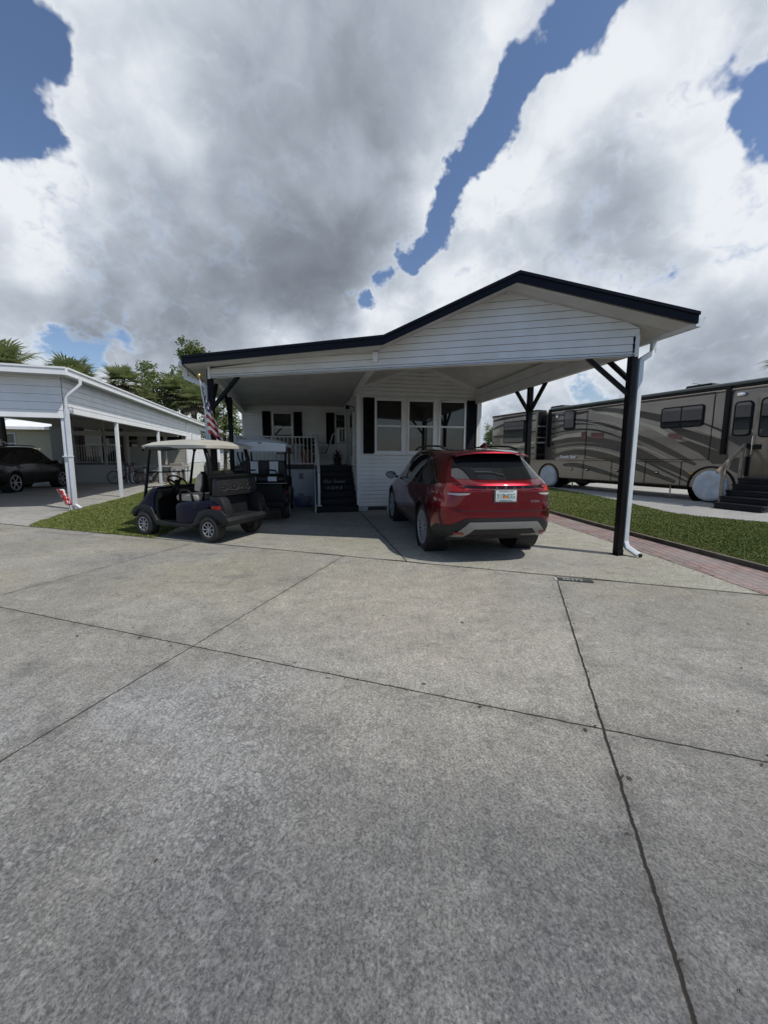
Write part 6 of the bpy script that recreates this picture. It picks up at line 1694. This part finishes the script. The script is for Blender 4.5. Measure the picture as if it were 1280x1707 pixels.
def palm(label, x, y, h, s, seed, group='palm trees beyond the neighbouring home'):
    rd = random.Random(seed); t_ = thing('palm_tree', label, 'palm tree', (x, y, 0), rd.uniform(0, 6), group)
    mb = MB(); pts = [(0, 0, 0), (.05, 0, h * .4), (.02, .05, h * .8), (0, 0, h)]; mb.tube(pts, [.24, .19, .18, .22], BARK, 10)
    for k in range(34):
        a = k * 2.4; z = h * (.55 + .45 * k / 34); mb.bar((.17 * cos(a), .17 * sin(a), z - .1), (.32 * cos(a), .32 * sin(a), z + .12), .09, .02, PALMD)
    mb.build('trunk', t_)
    mb = MB()
    NF = 44
    for k in range(NF):
        az = k * 2.399 + rd.uniform(-.2, .2); el_ = math.asin(max(-1, min(1, 1 - 1.62 * (k + .5) / NF))) + rd.uniform(-.12, .12)
        d = Vector((cos(az) * cos(el_), sin(az) * cos(el_), sin(el_))); L = s * rd.uniform(.62, .86)
        up = Vector((0, 0, 1)); sdv = d.cross(up).normalized(); nrm = sdv.cross(d).normalized()
        p0 = Vector((0, 0, h)); pc = p0 + d * L * .45 + Vector((0, 0, -.03 * L))
        m = PALM if k < NF - 7 else PALMD
        mb.bar(p0, pc, .022 * s, .012, m)
        nb = 23
        for j in range(nb):
            t = (j / (nb - 1) * 2 - 1); ang = t * R(125)
            dr = (d * cos(ang) + sdv * sin(ang)).normalized()
            bl = L * (.58 - .20 * abs(t)) * rd.uniform(.85, 1.1)
            w = .021 * s
            tip = Vector((0, 0, -1)) * bl * (.08 + .16 * rd.random()) + nrm * bl * (.30 * abs(t) * rd.uniform(.5, 1.2))
            q1 = pc + dr * bl * .55 + nrm * (.10 * abs(t) * bl); q2 = pc + dr * bl * .96 + tip
            ws = dr.cross(nrm).normalized() * w
            mb.add([pc, q1 - ws, q1 + ws, q2], [(0, 1, 2), (1, 3, 2)], m)
    mb.build('crown', t_)
    return t_
palm('big fan palm at the left edge behind the flat carport roof', -21.6, 22, 6.3, 3.1, 1)
palm('round fan palm rising over the corner of the flat carport roof', -21.4, 27.0, 6.5, 2.9, 2)
palm('fan palm at the left end of the tree clump behind the flat roof', -21.7, 33.0, 7.5, 2.6, 3)
palm('low fan palm in front of the dense tree behind the flat roof', -20.8, 33.5, 6.0, 2.6, 4)
palm('fan palm beside the flag behind the neighbouring home', -18.3, 35.8, 7.1, 3.0, 5)
palm('fan palm right of the dense tree with hanging fronds', -16.9, 34.8, 6.2, 2.7, 6)
palm('palm reaching into the right edge of the picture above the motorhome', 21.3, 20, 6.6, 2.5, 8, group=None)


def tree(name, label, x, y, h, blobs, seed, leafs=2600, ls=.16, mat=OAK, trunk=.2, group=None):
    rd = random.Random(seed); t_ = thing(name, label, 'tree', (x, y, 0), 0, group)
    mb = MB(); mb.tube([(0, 0, 0), (.1, 0, h * .35), (0, .1, h * .6), (.05, 0, h * .82)], [trunk, trunk * .8, trunk * .5, trunk * .2], BARK, 8)
    for (bx, by, bz, br) in blobs: mb.tube([(0, 0, bz * .55), (bx * .5, by * .5, bz * .8), (bx, by, bz)], [trunk * .35, trunk * .22, trunk * .08], BARK, 6)
    mb.build('trunk', t_)
    mb = MB(); tot = sum(b[3] ** 2 for b in blobs); vs = []; fs = []
    for (bx, by, bz, br) in blobs:
        nn_ = int(leafs * br * br / tot)
        subs = [(Vector((rd.gauss(0, 1), rd.gauss(0, 1), rd.gauss(0, .8))).normalized() * br * rd.uniform(.45, .95)) for _ in range(16)]
        for _ in range(nn_):
            c = rd.choice(subs); p = Vector((bx, by, bz)) + c + Vector((rd.gauss(0, 1), rd.gauss(0, 1), rd.gauss(0, .8))) * br * .17
            a = Vector((rd.uniform(-1, 1), rd.uniform(-1, 1), rd.uniform(-1, 1))).normalized(); b = a.cross(Vector((rd.uniform(-1, 1), rd.uniform(-1, 1), rd.uniform(-.3, 1)))).normalized()
            l = ls * rd.uniform(.6, 1.3); i = len(vs); vs += [p - a * l * .5, p + b * l * .3, p + a * l * .5, p - b * l * .3]; fs.append((i, i + 1, i + 2, i + 3))
    mb.add(vs, fs, mat); mb.build('crown', t_); return t_
tree('oak_tree', 'dense dark green tree in the middle of the clump behind the flat roof', -21.2, 36.8, 9.6, [(0, 0, 8.0, 1.9), (-1.2, .3, 7.2, 1.6), (1.3, 0, 7.6, 1.5), (-.6, 0, 9.3, 1.0), (0, -.3, 6., 2.), (2.1, 0, 6.4, 1.6), (1.9, .2, 9.1, .8)], 11, 9000, .20)
tree('tall_tree', 'tall slim tree with a small rounded top rising above the left eave', -19.3, 40.0, 13.0, [(0, 0, 12.3, 1.1), (-.7, 0, 11.5, .9), (.8, .2, 11.6, .9), (.2, 0, 10.6, 1.0), (.1, 0, 8.8, .8), (0, 0, 7., 1.0)], 12, 4200, .22)
tree('oak_tree', 'olive green tree behind the left carport posts', -15.6, 38.0, 7.6, [(0, 0, 5.6, 1.5), (-1.2, 0, 4.9, 1.4), (1.2, .3, 4.3, 1.3), (0, 0, 3.6, 1.6), (.6, 0, 6.3, .9), (1.5, 0, 3.0, 1.1)], 13, 7000, .20)
tree('oak_tree', 'small dark tree just behind the rear end of the motorhome', 13.7, 49, 5.9, [(0, 0, 4.6, 1.2), (0, 0, 3.2, 1.2), (.5, 0, 2.5, 1.2)], 14, 2200, .26)
tree('oak_tree', 'far tree line seen over the neighbouring lawns at the left', -30.5, 52, 7, [(-4, 0, 4, 3), (0, 0, 5, 3.2), (4, 0, 4.4, 3), (8, 0, 4.2, 3)], 15, 7000, .34)
# far white home and shrubs seen between the posts, and low far buildings on the right
fh = thing('park_home', 'far white home seen between the left carport posts', 'house', (-17.5, 46.0, 0), R(12))
mb = MB(); siding(mb, (-2, 0), (7, 0), lambda z: (0, 9), .3, 3.0, WH2, .2); mb.bb((-2, .03, 0), (7, 6, 3.0), WH2); mb.build('wall', fh)
mb = MB(); mb.prism([(-.5, 2.95), (-.5, 3.15), (3, 3.9), (6.5, 3.15), (6.5, 2.95)], 'x', -2.5, 7.5, ROOFM); mb.build('roof', fh)
window(fh, -.8, 1.3, 1.3, 1.2); window(fh, 2.2, 1.3, 1.3, 1.2)
for (x, y, r_, sd_, lab) in ((-14.4, 40.2, .9, 31, 'yellow green shrub on the lawn seen between the left posts'), (-15.6, 41.5, 1.1, 32, 'taller loose shrub seen just right of the white home end')):
    rd = random.Random(sd_); s_ = thing('shrub', lab, 'shrub', (x, y, 0), 0, 'shrubs behind the homes')
    mb = MB(); vs = []; fs = []
    for _ in range(1500):
        p = Vector((rd.gauss(0, .45), rd.gauss(0, .45), abs(rd.gauss(.7, .4)))) * r_; a = Vector((rd.uniform(-1, 1), rd.uniform(-1, 1), rd.uniform(-.2, 1))).normalized(); b = a.cross(Vector((rd.random(), rd.random(), rd.random()))).normalized()
        i = len(vs); vs += [p, p + b * .05, p + a * .22, p - b * .05]; fs.append((i, i + 1, i + 2, i + 3))
    mb.add(vs, fs, leafmat('shrub_leaves', (.12, .15, .04), (.16, .18, .05), (.24, .22, .09))); mb.build('leaves', s_); mb = MB(); mb.tube([(0, 0, 0), (0, 0, r_)], .04, BARK, 6); mb.build('stem', s_)
lb_ = thing('clubhouse', 'long low white building on the far side of the lawns', 'building', (9, 70, 0), R(5))
mb = MB(); mb.bb((-6, 0, 0), (40, 10, 3.0), WH2); mb.build('wall', lb_); mb = MB(); mb.prism([(-.8, 3.0), (-.8, 3.2), (5, 4.2), (10.8, 3.2), (10.8, 3.0)], 'x', -7, 41, ROOFM); mb.build('roof', lb_)
for k in range(9): window(lb_, -4 + k * 4.6, 1.2, 1.4, 1.2)

# a little leaf litter and grit blown along the joints and edges
rd = random.Random(77); mb = MB()
LIT = M('dry_leaf_litter', (.09, .065, .04), .9, var=.6, vs=30, tint=(.03, .025, .02))
spots_ = []
for _ in range(70):
    x = rd.uniform(-9, 6); spots_.append((x, RL(x) + rd.gauss(0, .06)))
for _ in range(26): t = rd.uniform(0, 6); spots_.append((2.2 - .327 * t + rd.gauss(0, .05), 4.78 - .945 * t + rd.gauss(0, .05)))
for _ in range(26): t = rd.uniform(-4, 4); spots_.append((-.2 + .9476 * t + rd.gauss(0, .08), 2.47 - .3195 * t + rd.gauss(0, .06)))
for _ in range(60): spots_.append((rd.uniform(-6, 5), rd.uniform(.7, 7)))
for _ in range(60): t = rd.random(); spots_.append((4.0 + .25 * t + rd.gauss(0, .1), 9 - 4.8 * t))
for _ in range(50): spots_.append((-7.6 + rd.uniform(0, 3.4), None))
for (x, y) in spots_:
    if y is None: y = RL(x) - abs(rd.gauss(0, .12))
    l = rd.uniform(.006, .022); a = rd.uniform(0, 6.3); c_, s_ = cos(a), sin(a); w = l * rd.uniform(.2, .5)
    z = .014 if y > RL(x) else .004
    mb.add([(x - c_ * l, y - s_ * l, z), (x + s_ * w, y - c_ * w, z + .004), (x + c_ * l, y + s_ * l, z + .002), (x - s_ * w, y + c_ * w, z + .005)], [(0, 1, 2), (0, 2, 3)], LIT)
o = mb.build('leaf_litter'); tag(o, 'sparse dry leaf bits and grit scattered over the concrete and along its joints', 'leaf litter', kind='stuff')
